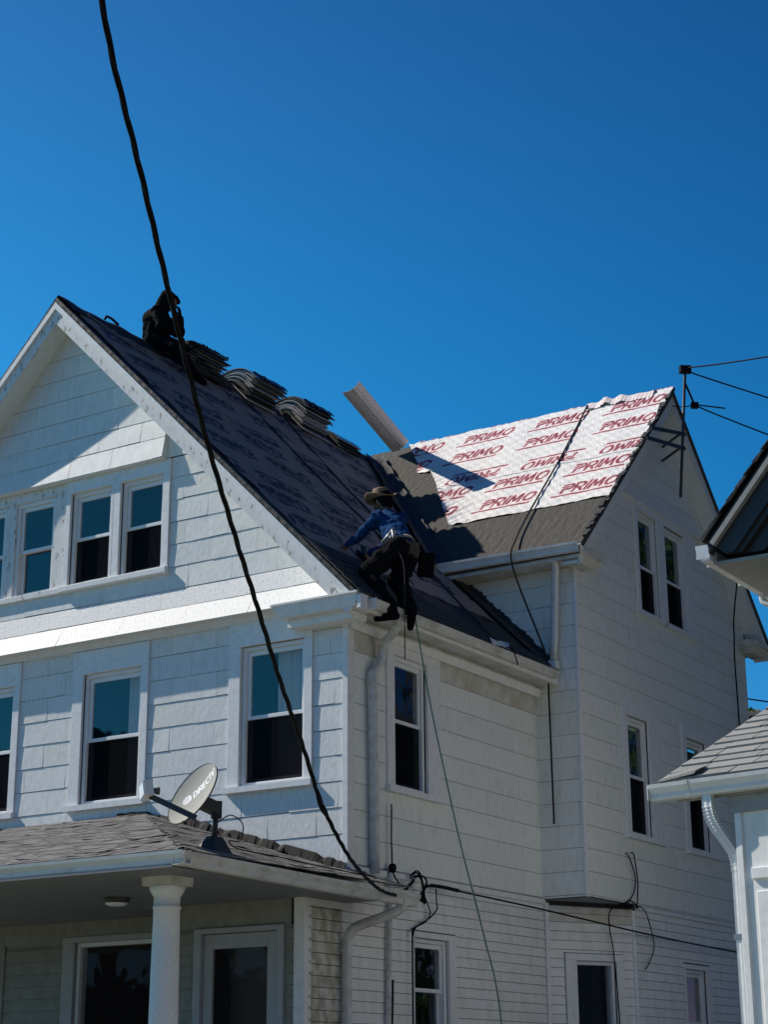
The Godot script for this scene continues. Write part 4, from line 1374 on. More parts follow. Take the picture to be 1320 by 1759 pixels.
# ------------------------------------------------------------------ gutters and downspouts
func drains(h: Node3D) -> void:
	var gp := gutter_profile()
	var R := Vector3.RIGHT
	var st := mb()
	extrude(st, gutter_profile(0.11, 0.085), Vector3(0.32, 6.40, -4.0), Vector3(0.32, 6.385, 0.12), R)
	put("eave_gutter", st, MT.gutter_dirty, h)
	st = mb()
	fbox(st, Fr.new(Vector3(0, 0, 0), R), 0.322, 0.44, 6.27, 6.39, 0.12, 0.127)
	fbox(st, Fr.new(Vector3(0, 0, 0), R), 0.322, 0.38, 6.25, 6.4, 0.2, 0.32, 0.01)
	put("gutter_end", st, MT.trim, h)
	st = mb()
	extrude(st, gp, Vector3(-1.2, 7.925, -3.82), Vector3(0.86, 7.90, -3.82), Vector3.BACK)
	put("wing_gutter", st, MT.gutter_white, h)
	st = mb()
	extrude(st, gp, Vector3(-8.2, 3.5, 3.26), Vector3(0.62, 3.495, 3.26), Vector3.BACK)
	put("porch_gutter", st, MT.gutter_white, h)
	st = mb()
	extrude(st, gp, Vector3(0.505, 3.49, 3.36), Vector3(0.505, 3.435, -0.37), R)
	put("porch_gutter", st, MT.gutter_dirty, h)
	var sq := pv([-0.04, -0.028, -0.02, -0.035, 0.02, -0.035, 0.04, -0.028, 0.04, 0.028, 0.02, 0.035, -0.02, 0.035, -0.04, 0.028])
	var down := func(pts: Array, per: int, mat: Material) -> void:
		var s := mb()
		SG = 0
		sweep(s, smooth_path(pts, per), sq, Vector3(0.02, 0.1, 0.99))
		put("downspout", s, mat, h)
		for i in range(1, pts.size() - 1, 2):
			s = mb()
			fbox(s, Fr.new(pts[i], Vector3.FORWARD), -0.046, 0.046, -0.012, 0.012, -0.042, 0.042)
			put("downspout_collar", s, mat, h)
	down.call([Vector3(0.37, 6.32, -0.38), Vector3(0.36, 6.2, -0.38), Vector3(0.25, 6.13, -0.45), Vector3(0.12, 6.08, -0.51), Vector3(0.09, 5.95, -0.52), Vector3(0.08, 5.86, -0.48), Vector3(0.07, 5.76, -0.39), Vector3(0.07, 5.64, -0.36), Vector3(0.07, 4.87, -0.38), Vector3(0.07, 3.68, -0.40)], 3, MT.gutter_dirty)
	down.call([Vector3(0.57, 3.39, -0.12), Vector3(0.56, 3.29, -0.11), Vector3(0.4, 3.2, 0.0), Vector3(0.18, 3.12, 0.1), Vector3(0.1, 3.04, 0.12), Vector3(0.075, 2.9, 0.12), Vector3(0.075, 2.2, 0.12), Vector3(0.075, 1.2, 0.12)], 3, MT.gutter_dirty)
	var s2 := mb()
	SG = 0
	sweep(s2, PackedVector3Array([Vector3(0.45, 7.8, -3.85), Vector3(0.43, 7.7, -3.97), Vector3(0.33, 6.95, -4.08), Vector3(0.30, 6.55, -4.08)]), sq, Vector3(0.02, 0.1, 0.99))
	put("wing_downspout", s2, MT.gutter_white, h)
	s2 = mb()
	fbox(s2, Fr.new(Vector3(0.3, 6.5, -4.08), R), -0.055, 0.055, -0.04, 0.06, -0.05, 0.05, 0.01)
	put("downspout_shoe", s2, MT.gutter_white, h)

# ------------------------------------------------------------------ neighbouring house at the right
func neighbour() -> void:
	var h := thing("neighbour_house", Vector3(8, 0, -3), "neighbouring house at the upper right edge, its dark gable boards above a long white gutter", "house")
	var R := Vector3.RIGHT
	var front := Fr.new(Vector3(0, 0, -0.45), R)
	var ex := 4.05
	var ey := 6.38
	var rx := 8.6
	var st := mb()
	wall(h, "front_wall", front, pv([4.62, 0.3, 12.42, 0.3, 12.42, 6.1, 8.6, 11.0, 4.62, 6.1]), [], 0.15, MT.clapboard)
	siding(h, "clapboard", front, pv([4.8, 3.0, 7.0, 3.0, 7.0, 6.1, 4.8, 6.1]), [], rows(3.0, 0.106, 6.1), 2.5, [MT.clapboard], 0.012, none, 0.3)
	st = mb()
	box(st, Vector3(4.62, 0.3, -9.0), Vector3(4.93, 6.1, -0.46))
	box(st, Vector3(12.27, 0.3, -9.0), Vector3(12.42, 6.1, -0.46))
	box(st, Vector3(4.93, 0.3, -9.0), Vector3(12.27, 6.1, -8.85))
	put("side_wall", st, MT.clapboard, h)
	# main roof: steep gable facing the street
	var m := 1.17
	var zf := 0.11
	var top := ey + (rx - ex) * m
	st = mb()
	for s in [-1, 1]:
		var xe: float = rx + s * (rx - ex)
		var a := Vector3(rx, top, zf)
		var b := Vector3(xe, ey, zf)
		var dn := Vector3(0, -0.11, 0)
		var dz := Vector3(0, 0, -9.3)
		if s > 0:
			hexa(st, [a + dn, b + dn, b + dn + dz, a + dn + dz, a, b, b + dz, a + dz])
		else:
			hexa(st, [b + dn, a + dn, a + dn + dz, b + dn + dz, b, a, a + dz, b + dz])
	put("main_roof", st, MT.black_felt, h)
	# roof shingles seen edge on along the rake, then the stepped rake boards
	var up := Vector3(1, m, 0).normalized()
	var nn := Vector3(-m, 1, 0).normalized()
	for i in 26:
		st = mb()
		var a := Vector3(ex - 0.05, ey, zf + 0.02) + up * (i * 0.143)
		var t0 := nn * 0.035
		hexa(st, [a + Vector3(0, 0, 0), a + up * 0.3, a + up * 0.3 + Vector3(0, 0, -1.0), a + Vector3(0, 0, -1.0), a + t0, a + up * 0.3 + nn * 0.012, a + up * 0.3 + nn * 0.012 + Vector3(0, 0, -1.0), a + t0 + Vector3(0, 0, -1.0)])
		put("roof_shingle", st, MT.black_felt, h)
	var steps := [[0.03, 0.075, 0.02, "grey_paint"], [0.075, 0.25, -0.05, "brown_paint"], [0.25, 0.3, -0.09, "brown_paint"], [0.3, 0.44, -0.16, "brown_paint"], [0.44, 0.47, -0.2, "brown_paint"], [0.47, 0.62, -0.27, "brown_paint"], [0.62, 0.66, -0.25, "grey_paint"]]
	var fr := Fr.new(Vector3.ZERO, R)
	for s in steps:
		st = mb()
		var a: Vector2 = Vector2(ex, ey) + Vector2(nn.x, nn.y) * -s[0]
		var b: Vector2 = a + Vector2(up.x, up.y) * 6.2
		var c: Vector2 = Vector2(ex, ey) + Vector2(nn.x, nn.y) * -s[1]
		var d: Vector2 = c + Vector2(up.x, up.y) * 6.2
		# cut level at the eave
		var lo := ey - 0.1
		var poly := pv([a.x, a.y, c.x, c.y, d.x, d.y, b.x, b.y])
		for q in Geometry2D.intersect_polygons(poly, rect(0, lo - 0.02, 30, 30)):
			plate(st, fr, q, flat(zf + s[2]), zf + s[2] - 0.1)
		put("rake_board", st, MT[s[3]], h)
	# left eave: gutter, fascia, wide soffit and brackets
	st = mb()
	extrude(st, gutter_profile(0.14, 0.15), Vector3(ex - 0.0, ey - 0.02, -9.0), Vector3(ex - 0.0, ey - 0.02, 0.08), Vector3.LEFT)
	put("eave_gutter", st, MT.gutter_white, h)
	st = mb()
	fbox(st, Fr.new(Vector3.ZERO, R), ex - 0.13, ex, ey - 0.15, ey - 0.02, 0.082, 0.088)
	put("gutter_end", st, MT.gutter_new, h)
	for z in [-0.18, -0.95, -1.7]:
		st = mb()
		box(st, Vector3(ex - 0.135, ey - 0.158, z - 0.012), Vector3(ex + 0.0, ey - 0.0, z + 0.012))
		put("gutter_strap", st, MT.gutter_dirty, h)
	st = mb()
	box(st, Vector3(ex + 0.003, ey - 0.19, -9.0), Vector3(ex + 0.03, ey - 0.03, 0.0))
	put("fascia", st, MT.grey_paint, h)
	st = mb()
	box(st, Vector3(ex + 0.03, ey - 0.2, -9.0), Vector3(4.62, ey - 0.17, 0.0))
	put("eave_soffit", st, MT.grey_paint, h)
	st = mb()
	tube(st, [Vector3(ex - 0.05, ey - 0.16, -1.35), Vector3(ex - 0.04, ey - 0.24, -1.36), Vector3(ex + 0.1, ey - 0.3, -1.36), Vector3(ex + 0.4, ey - 0.34, -1.36), Vector3(4.74, ey - 0.45, -1.36), Vector3(4.74, 4.0, -1.36)], 0.032, 8)
	put("downspout", st, MT.gutter_new, h)
	# porch: shingled roof with a gutter, its supports below
	h = thing("neighbour_porch", Vector3(4.63, 0, 3.0), "neighbouring porch at the right edge with grey shingles, new white gutter and downspout", "porch")
	h.rotation.y = deg_to_rad(-8.0)
	var pe := 3.70
	var zg := 3.0
	var pm := 0.56
	var x0 := 4.72
	st = mb()
	var top_z := -0.45
	var ty := pe + (2.95 - top_z) * pm
	hexa(st, [Vector3(x0, pe - 0.04, 2.93), Vector3(12.4, pe - 0.04, 2.93), Vector3(12.4, ty - 0.06, top_z), Vector3(x0 + 0.2 * 3.4, ty - 0.06, top_z),
		Vector3(x0, pe, 2.95), Vector3(12.4, pe, 2.95), Vector3(12.4, ty, top_z), Vector3(x0 + 0.2 * 3.4, ty, top_z)])
	put("porch_roof", st, MT.black_felt, h)
	var n := Vector3(0, 1, pm).normalized()
	var sl := Vector3(0, pm, -1).normalized()
	for i in 25:
		var s0 := i * 0.14
		var x := x0 + 0.2 * s0 * 0.87 - 0.02 + 0.0
		var first := true
		var offx := RNG.randf() * 0.25
		while x < 7.2:
			var w := RNG.randf_range(0.26, 0.42)
			if first:
				w = 0.12 + offx
			var x1 := x + w - 0.009
			var j := RNG.randf_range(-0.006, 0.006)
			var a := Vector3(x, pe, 2.97) + sl * (s0 + j)
			var b := Vector3(x1, pe, 2.97) + sl * (s0 + j + RNG.randf_range(-0.003, 0.003))
			var l := sl * 0.19
			var f0 := n * (0.026 + RNG.randf() * 0.007)
			st = mb()
			hexa(st, [a + n * 0.004, b + n * 0.004, b + l + n * 0.001, a + l + n * 0.001, a + f0, b + f0, b + l + n * 0.012, a + l + n * 0.012])
			put("roof_shingle", st, MT.grey_shingle_a if RNG.randf() < 0.6 else MT.grey_shingle_b, h)
			x += w
			first = false
	st = mb()
	var curl := Vector3(x0 - 0.02, pe + 0.012, 2.99)
	hexa(st, [curl, curl + Vector3(0.3, 0.03, 0.0), curl + Vector3(0.3, 0.1, -0.16), curl + Vector3(0.06, 0.08, -0.16), curl + Vector3(0, 0.012, 0), curl + Vector3(0.32, 0.055, 0.0), curl + Vector3(0.32, 0.11, -0.16), curl + Vector3(0.06, 0.092, -0.16)])
	put("curled_shingle", st, MT.grey_shingle_a, h)
	st = mb()
	extrude(st, gutter_profile(0.13, 0.115), Vector3(4.63, pe - 0.002, zg - 0.1), Vector3(9.0, pe + 0.02, zg - 0.1), Vector3.BACK)
	put("porch_gutter", st, MT.gutter_new, h)
	for x in [4.93, 5.63]:
		st = mb()
		extrude(st, gutter_profile(0.136, 0.122), Vector3(x, pe + 0.002, zg - 0.1), Vector3(x + 0.035, pe + 0.002, zg - 0.1), Vector3.BACK)
		put("gutter_joint", st, MT.gutter_white, h)
	st = mb()
	fbox(st, Fr.new(Vector3.ZERO, Vector3.FORWARD), -zg + 0.1 - 0.125, -zg + 0.1, pe - 0.115, pe - 0.005, 4.622, 4.629)
	put("gutter_end", st, MT.gutter_new, h)
	st = mb()
	box(st, Vector3(4.8, pe - 0.13, 2.87), Vector3(12.0, pe - 0.05, 2.895))
	put("fascia", st, MT.grey_paint, h)
	st = mb()
	box(st, Vector3(5.2, pe - 0.25, 2.6), Vector3(12.0, pe - 0.132, 2.885))
	put("porch_beam", st, MT.grey_paint, h)
	# panel and its corner boards
	var pf := Fr.new(Vector3(0.05, 0, 2.86), R)
	st = mb()
	plate(st, pf, rect(5.2, 0.4, 7.0, 3.45), flat(0.0), -0.1)
	put("porch_panel", st, MT.clapboard, h)
	st = mb()
	fbox(st, pf, 5.19, 5.245, 0.4, 3.45, -0.12, 0.022, 0.005)
	put("corner_board", st, MT.trim, h)
	st = mb()
	fbox(st, pf, 5.30, 7.0, 2.98, 3.06, 0.0, 0.03, 0.006)
	fbox(st, pf, 5.325, 7.0, 0.4, 2.9, 0.0, 0.018, 0.006)
	put("panel_moulding", st, MT.trim, h)
	# its downspout with ribbed elbows
	var sq := pv([-0.036, -0.024, -0.02, -0.02, 0.0, -0.024, 0.02, -0.02, 0.036, -0.024, 0.036, 0.024, 0.02, 0.02, 0.0, 0.024, -0.02, 0.02, -0.036, 0.024])
	var path := smooth_path([Vector3(5.08, 3.59, 2.95), Vector3(5.08, 3.5, 2.95), Vector3(5.09, 3.41, 2.93), Vector3(5.13, 3.32, 2.9), Vector3(5.18, 3.22, 2.86), Vector3(5.2, 3.17, 2.84), Vector3(5.205, 3.1, 2.82), Vector3(5.205, 2.9, 2.815), Vector3(5.205, 1.8, 2.815), Vector3(5.205, 0.3, 2.815)], 8)
	var sc := PackedFloat32Array()
	for i in path.size():
		var y := path[i].y
		sc.append(1.0 + (0.14 if (i % 2 == 0 and (y > 3.34 and y < 3.52 or y < 3.18 and y > 3.02)) else 0.0))
	st = mb()
	sweep(st, path, sq, Vector3(0.02, 0.1, 0.99), sc)
	put("downspout", st, MT.gutter_new, h)
	st = mb()
	fbox(st, Fr.new(Vector3(5.205, 2.6, 2.81), R), -0.05, 0.05, -0.02, 0.02, -0.045, 0.036)
	put("downspout_strap", st, MT.steel, h)

# ------------------------------------------------------------------ things on the roof
func bundle(zc: float, zw: float, lift: float, reach: float, layers: int, label: String, round_ := 0.22, pale := 0.5, wrapped := false) -> void:
	var t := thing("shingle_bundle", Vector3(RX, RY + lift, zc), label, "shingle bundle", "bundles of shingles draped over the ridge")
	var path := func(s: float, _r: float, lf: float) -> Vector2:
		# a sheet draped over the ridge: round crown, then straight down both slopes
		var rr := round_ + lf
		var th := clampf(s / rr, -PI * 0.25, PI * 0.25)
		var rest := s - th * rr
		return Vector2(rr * sin(th) + rest * 0.7071, rr * cos(th) - absf(rest) * 0.7071 - round_ * 1.4142)
	for i in layers:
		var st := mb()
		SG = 0
		var lf := lift + i * 0.017
		var rr := reach + RNG.randf_range(-0.05, 0.05) + i * 0.008
		var za := zc - zw * 0.5 + RNG.randf_range(-0.025, 0.025)
		var zb := zc + zw * 0.5 + RNG.randf_range(-0.025, 0.025)
		var sh := RNG.randf_range(-0.04, 0.04)
		var n := 22
		for j in n:
			var xs := [lerpf(-rr, rr, float(j) / n) + sh, lerpf(-rr, rr, float(j + 1) / n) + sh]
			var lo := []
			var hi := []
			for x in xs:
				var a: Vector2 = path.call(x, 1.0, lf)
				var b: Vector2 = path.call(x, 1.0, lf + 0.0125)
				var sag := 0.006 * sin(x * 11.0 + i)
				lo.append(Vector3(RX + a.x, RY + a.y + 0.06 + sag, 0))
				hi.append(Vector3(RX + b.x, RY + b.y + 0.06 + sag, 0))
			var A := Vector3(0, 0, zb)
			var B := Vector3(0, 0, za)
			SG = 0
			quad(st, hi[0] + A, hi[1] + A, hi[1] + B, hi[0] + B)
			SG = -1
			quad(st, lo[0] + A, lo[1] + A, hi[1] + A, hi[0] + A)
			quad(st, lo[1] + B, lo[0] + B, hi[0] + B, hi[1] + B)
			quad(st, lo[1] + A, lo[0] + A, lo[0] + B, lo[1] + B)
			if j == n - 1:
				quad(st, lo[1] + A, lo[1] + B, hi[1] + B, hi[1] + A)
			if j == 0:
				quad(st, lo[0] + B, lo[0] + A, hi[0] + A, hi[0] + B)
		var m: Material = MT.bundle_pale if (RNG.randf() < pale) else MT.new_shingle
		if i == layers - 1:
			m = MT.bundle_wrap
		put("shingle_layer", st, m, t)
	if wrapped:
		var st := mb()
		SG = 0
		var f := func(i: int, j: int) -> Vector3:
			var s := lerpf(-reach - 0.03, reach + 0.06, i / 30.0)
			var z := lerpf(zc - zw * 0.55, zc + zw * 0.3, j / 20.0) + 0.03 * sin(i * 1.1)
			var q: Vector2 = path.call(s, 1.0, lift + layers * 0.017 + 0.012 + 0.016 * sin(i * 1.3 + j * 0.9) * sin(j * 1.7 - i * 0.4) + 0.008 * sin(i * 3.1 + j * 2.3))
			return Vector3(RX + q.x, RY + q.y + 0.06, z)
		for i in 30:
			for j in 20:
				quad(st, f.call(i, j + 1), f.call(i + 1, j + 1), f.call(i + 1, j), f.call(i, j))
		put("wrapper", st, MT.bundle_wrap, t)

func roof_things() -> void:
	RNG.seed = 77
	bundle(-2.28, 0.8, 0.0, 0.34, 6, "lowest bundle in the flat stack behind the seated worker", 0.3, 0.2)
	bundle(-2.24, 0.76, 0.105, 0.34, 6, "second bundle from the bottom in the flat stack behind the seated worker", 0.4, 0.3)
	bundle(-2.32, 0.72, 0.21, 0.33, 6, "third bundle from the bottom in the flat stack behind the seated worker", 0.5, 0.3)
	bundle(-2.28, 0.74, 0.315, 0.32, 5, "top bundle of the flat stack behind the seated worker, in torn wrap", 0.6, 0.4, true)
	bundle(-3.46, 0.66, 0.0, 0.42, 6, "lower bundle of the middle stack on the ridge, with silvery edges", 0.14, 0.3)
	bundle(-3.5, 0.62, 0.1, 0.42, 6, "middle bundle of the middle stack on the ridge", 0.15, 0.6)
	bundle(-3.62, 0.74, 0.2, 0.4, 6, "top bundle of the middle stack on the ridge, in shiny wrap", 0.16, 0.6, true)
	bundle(-4.74, 0.62, 0.0, 0.42, 6, "lower bundle of the stack nearest the metal valley sheet", 0.14, 0.5)
	bundle(-4.76, 0.6, 0.1, 0.42, 6, "middle bundle of the stack nearest the metal valley sheet", 0.15, 0.6)
	bundle(-4.82, 0.66, 0.2, 0.4, 6, "top bundle of the stack nearest the metal valley sheet, in shiny wrap", 0.16, 0.6, true)
	bundle(-5.75, 0.6, 0.0, 0.36, 5, "thin bundle lying low on the ridge beside the cross roof", 0.14, 0.3)
	# metal valley sheet
	var t := thing("valley_sheet", Vector3(-3.5, 10.9, -6.8), "long bare metal valley sheet sticking out over the roof junction against the sky", "metal sheet")
	var a := Vector3(-3.56, 10.93, -6.82)
	var b := Vector3(-3.245, 11.215, -4.97)
	var d := (b - a).normalized()
	var w := Vector3(0.2, 0.11, -0.11)
	w = (w - d * w.dot(d)).normalized()
	var up := w.cross(d).normalized()
	if up.y < 0:
		up = -up
	var prof := pv([-0.15, 0.02, -0.145, 0.012, -0.075, -0.02, -0.015, -0.035, 0.0, -0.004, 0.015, -0.035, 0.075, -0.02, 0.145, 0.012, 0.15, 0.02, 0.151, 0.017, 0.145, 0.008, 0.075, -0.024, 0.014, -0.04, 0.0, -0.01, -0.014, -0.04, -0.075, -0.024, -0.145, 0.008, -0.151, 0.017])
	var st := mb()
	extrude(st, prof, a, b, w, up)
	put("sheet", st, MT.flashing_metal, t)
	# scrap of white paper and strap at the gutter
	st = mb()
	SG = 0
	var g := [[0.36, 6.4, -2.42], [0.3, 6.5, -2.46], [0.32, 6.48, -2.6], [0.37, 6.42, -2.62], [0.28, 6.52, -2.75], [0.36, 6.42, -2.8], [0.27, 6.54, -2.98], [0.31, 6.49, -2.9]]
	for q in [[0, 3, 2, 1], [3, 5, 4, 2], [5, 7, 6, 4]]:
		var p := []
		for i in q:
			p.append(Vector3(g[i][0] + 0.02, g[i][1] + 0.02, g[i][2]))
		quad(st, p[0], p[1], p[2], p[3])
		quad(st, p[3] - Vector3(0.004, 0.004, 0), p[2] - Vector3(0.004, 0.004, 0), p[1] - Vector3(0.004, 0.004, 0), p[0] - Vector3(0.004, 0.004, 0))
	tag(put("paper_scrap", st, MT.vinyl_frame, self), "torn scrap of white paper in the side gutter", "scrap")
	st = mb()
	tube(st, [Vector3(0.38, 6.44, -2.72), Vector3(0.45, 6.43, -2.74), Vector3(0.475, 6.36, -2.76), Vector3(0.47, 6.25, -2.84)], 0.008, 6)
	tag(put("dark_strap", st, MT.black_rubber, self), "short dark strap hanging over the side gutter", "strap")
	# dark coil and scraps on the ridge near the gable
	st = mb()
	tube(st, [Vector3(-3.98, 10.8, -0.5), Vector3(-4.0, 10.86, -0.56), Vector3(-4.0, 10.86, -0.66), Vector3(-3.96, 10.8, -0.74)], 0.017, 7)
	tag(put("hose", st, MT.black_rubber, self), "short dark hose end lying on the ridge left of the seated worker", "hose")

func on_main(x: float, z: float, off := 0.025) -> Vector3:
	return Vector3(x, 6.75 - x, z) + Vector3(0.707, 0.707, 0) * off

func ropes() -> void:
	var st := mb()
	tube(st, [Vector3(-4.0, 10.86, -3.0), on_main(-3.9, -3.08), on_main(-3.42, -3.0), on_main(-2.6, -2.75), on_main(-2.23, -2.66), on_main(-1.57, -2.64), on_main(-1.0, -2.5), on_main(-0.5, -2.3, 0.05)], 0.011)
	tag(put("roof_rope", st, MT.rope_black, self), "dark rope running down the main roof from the middle bundle stack", "rope")
	st = mb()
	tube(st, [Vector3(-4.0, 10.86, -4.2), on_main(-3.6, -4.0), on_main(-2.42, -3.47), on_main(-1.84, -3.33), on_main(-1.1, -3.2), on_main(-0.3, -2.9), on_main(0.2, -2.75)], 0.011)
	tag(put("roof_rope", st, MT.rope_black, self), "dark rope running down the main roof from between the bundle stacks", "rope")
	st = mb()
	tube(st, [on_main(-3.9, -0.06, 0.03), on_main(-3.66, -0.6), on_main(-3.42, -1.15), on_main(-2.66, -1.5), on_main(-1.97, -1.74), on_main(-1.42, -1.93), on_main(-1.0, -2.1)], 0.010)
	tag(put("roof_line", st, MT.rope_pale, self), "pale thin line slanting down the main roof from the front gable", "rope")
	st = mb()
	tube(st, [Vector3(-0.55, 10.9, -7.2), Vector3(-0.45, 11.02, -6.98), Vector3(-0.4, 10.5, -6.46), Vector3(-0.3, 9.68, -5.6), Vector3(-0.22, 8.58, -4.47), Vector3(-0.12, 8.08, -3.93), Vector3(-0.03, 7.96, -3.71), Vector3(-0.03, 7.8, -3.68), Vector3(0.0, 7.5, -3.8), Vector3(0.19, 6.74, -4.03), Vector3(0.25, 6.5, -4.03), Vector3(0.235, 6.31, -4.05), Vector3(0.215, 5.4, -4.1), Vector3(0.21, 4.6, -4.12)], 0.0125)
	tag(put("wing_rope", st, MT.rope_black, self), "long black rope over the printed wing roof, hanging down its front wall", "rope")
	st = mb()
	tube(st, [Vector3(0.42, 7.02, -0.3), Vector3(0.53, 6.8, -0.27), Vector3(0.53, 6.3, -0.27), Vector3(0.53, 5.8, -0.27)], 0.006)
	tag(put("lifeline", st, MT.rope_black, self), "black lifeline hanging from the standing worker's belt past the gutter", "rope")
	st = mb()
	tube(st, [Vector3(0.3, 6.5, -0.6), Vector3(0.46, 6.42, -0.55), Vector3(0.49, 6.3, -0.55), Vector3(0.56, 5.4, -0.72), Vector3(0.72, 4.6, -0.75), Vector3(0.9, 3.9, -0.72), Vector3(1.02, 3.1, -0.9), Vector3(1.18, 2.2, -0.95), Vector3(1.3, 0.03, -0.9)], 0.0075)
	tag(put("green_line", st, MT.rope_green, self), "thin green line from the side gutter down to the ground", "rope")

# ------------------------------------------------------------------ cables and wires
func cables() -> void:
	# twisted service drop from a pole behind the viewer
	var pts := [Vector3(4.75, 7.15, 9.48), Vector3(4.548, 6.72, 9.047), Vector3(4.479, 6.587, 8.891), Vector3(4.291, 6.301, 8.465), Vector3(4.06, 5.919, 7.941), Vector3(3.721, 5.401, 7.172), Vector3(3.341, 4.945, 6.308), Vector3(3.094, 4.685, 5.749), Vector3(2.784, 4.342, 5.046), Vector3(2.441, 4.026, 4.269), Vector3(2.177, 3.75, 3.669), Vector3(1.848, 3.55, 2.924), Vector3(1.5, 3.42, 2.13), Vector3(1.0, 3.36, 1.0), Vector3(0.6, 3.40, 0.05), Vector3(0.36, 3.48, -0.45), Vector3(0.1, 3.68, -1.1)]
	var path := smooth_path(pts, 14)
	var t := thing("service_cable", Vector3(0.1, 0, -1.1), "thick twisted black service cable coming down to the side wall", "cable")
	var far := PackedVector3Array([Vector3(6.3, 10.5, 13.0), Vector3(5.4, 8.55, 10.9)])
	far.append_array(path)
	for k in 3:
		var q := PackedVector3Array()
		var run := 0.0
		for i in far.size():
			if i > 0:
				run += far[i].distance_to(far[i - 1])
			var d := (far[mini(i + 1, far.size() - 1)] - far[maxi(i - 1, 0)]).normalized()
			var s := d.cross(Vector3.UP).normalized()
			var u := s.cross(d)
			var a := run * 8.0 + TAU * k / 3.0
			q.append(far[i] + (s * cos(a) + u * sin(a)) * 0.0098)
		var st := mb()
		SG = 0
		sweep(st, q, circle(0.0088, 6), Vector3(0.13, 0.98, 0.11))
		put("strand", st, MT.black_rubber, t)
	var one := func(called: String, ps: Array, r: float, label: String, mat: Material) -> void:
		var st := mb()
		tube(st, ps, r, 6)
		tag(put(called, st, mat, self), label, "cable")
	var bk: Material = MT.black_rubber
	one.call("cable_loop", [Vector3(2.43, 4.03, 4.28), Vector3(2.36, 3.98, 4.1), Vector3(2.25, 3.86, 3.85), Vector3(2.13, 3.7, 3.6), Vector3(2.06, 3.65, 3.42)], 0.009, "loose strand beside the twisted cable in front of the right upstairs window", bk)
	# splices on the side wall
	t = thing("cable_splice", Vector3(0.06, 3.7, -1.15), "knot of black splices and drip loops beside the porch gutter end", "cable")
	for k in 5:
		var st := mb()
		var o := Vector3(0.02 * sin(k * 2.0), 0.012 * cos(k * 1.7), 0.03 * (k - 2))
		tube(st, [Vector3(0.06, 3.71, -1.12) + o, Vector3(0.12, 3.72 + 0.01 * k, -1.17) + o, Vector3(0.14, 3.66, -1.23) + o, Vector3(0.1, 3.52 - 0.015 * k, -1.2 - 0.03 * k), Vector3(0.08, 3.5, -1.17 - 0.03 * k)], 0.009, 6)
		put("drip_loop", st, bk, t)
	one.call("wall_cable", [Vector3(0.06, 4.41, -0.73), Vector3(0.055, 4.38, -0.745), Vector3(0.05, 4.07, -0.745), Vector3(0.06, 3.84, -0.74), Vector3(0.07, 3.8, -0.72), Vector3(0.07, 3.69, -0.77), Vector3(0.09, 3.6, -0.88), Vector3(0.12, 3.62, -1.0), Vector3(0.1, 3.68, -1.1)], 0.009, "black cable rising on the side wall right of the long downspout", bk)
	var st0 := mb()
	lathe(st0, Vector3(0.07, 3.76, -0.73), [[0.0, -0.05], [0.035, -0.03], [0.045, 0.01], [0.035, 0.045], [0.0, 0.06]], 12)
	var head := st0
	st0 = mb()
	rod(st0, Vector3(0.05, 0.6, -0.6), Vector3(0.05, 3.72, -0.72), 0.026)
	for y in [1.6, 2.45, 2.72]:
		lathe(st0, Vector3(0.05, y, -0.6 - (y - 0.6) * 0.0385), [[0.0, -0.03], [0.031, -0.03], [0.031, 0.03], [0.0, 0.03]], 10)
	var pipe := put("conduit", st0, MT.gutter_dirty, self)
	tag(pipe, "white plastic conduit with a round black head, beside the porch downspout", "conduit")
	put("conduit_head", head, bk, pipe)
	one.call("wall_cable", [Vector3(0.065, 2.66, -0.73), Vector3(0.06, 2.2, -0.72), Vector3(0.06, 1.2, -0.66)], 0.011, "black cable running down beside the white conduit", bk)
	one.call("wall_cable", [Vector3(0.06, 3.655, -1.44), Vector3(0.1, 3.66, -1.62), Vector3(0.16, 3.63, -1.95), Vector3(0.32, 3.56, -3.3), Vector3(0.55, 3.46, -4.6), Vector3(0.68, 3.40, -5.4), Vector3(0.7, 3.36, -7.0), Vector3(0.69, 3.34, -8.6), Vector3(0.64, 3.33, -9.6)], 0.011, "long black cable sagging along the wall to the far corner", bk)
	st0 = mb()
	tube(st0, [Vector3(0.07, 3.66, -1.5), Vector3(0.11, 3.655, -1.7), Vector3(0.16, 3.635, -1.92)], 0.02, 7)
	tag(put("cable_grip", st0, bk, self), "thick dark grip at the start of the long wall cable", "cable")
	one.call("wall_cable", [Vector3(0.06, 3.65, -1.48), Vector3(0.06, 3.62, -1.38), Vector3(0.055, 3.55, -1.38), Vector3(0.055, 3.38, -1.49), Vector3(0.055, 3.28, -1.4), Vector3(0.055, 3.19, -1.15), Vector3(0.06, 3.1, -1.12), Vector3(0.06, 2.25, -1.115), Vector3(0.06, 1.0, -1.11)], 0.008, "black cable looping down left of the ground floor window", bk)
	one.call("wall_cable", [Vector3(0.08, 3.63, -1.58), Vector3(0.065, 3.5, -1.61), Vector3(0.06, 3.42, -1.62), Vector3(0.06, 3.32, -1.47), Vector3(0.06, 3.21, -1.2), Vector3(0.062, 3.12, -1.13)], 0.008, "second short black loop above the ground floor window", bk)
	one.call("wing_cable", [Vector3(0.61, 4.34, -5.22), Vector3(0.63, 4.3, -5.27), Vector3(0.63, 4.09, -5.42), Vector3(0.63, 3.9, -5.38), Vector3(0.63, 3.76, -5.2), Vector3(0.62, 3.7, -5.0)], 0.008, "left of two cut cable ends curving up below the wing window", bk)
	one.call("wing_cable", [Vector3(0.61, 4.36, -5.38), Vector3(0.63, 4.33, -5.42), Vector3(0.63, 4.05, -5.49), Vector3(0.63, 3.85, -5.47), Vector3(0.64, 3.73, -5.42)], 0.008, "right of two cut cable ends curving up below the wing window", bk)
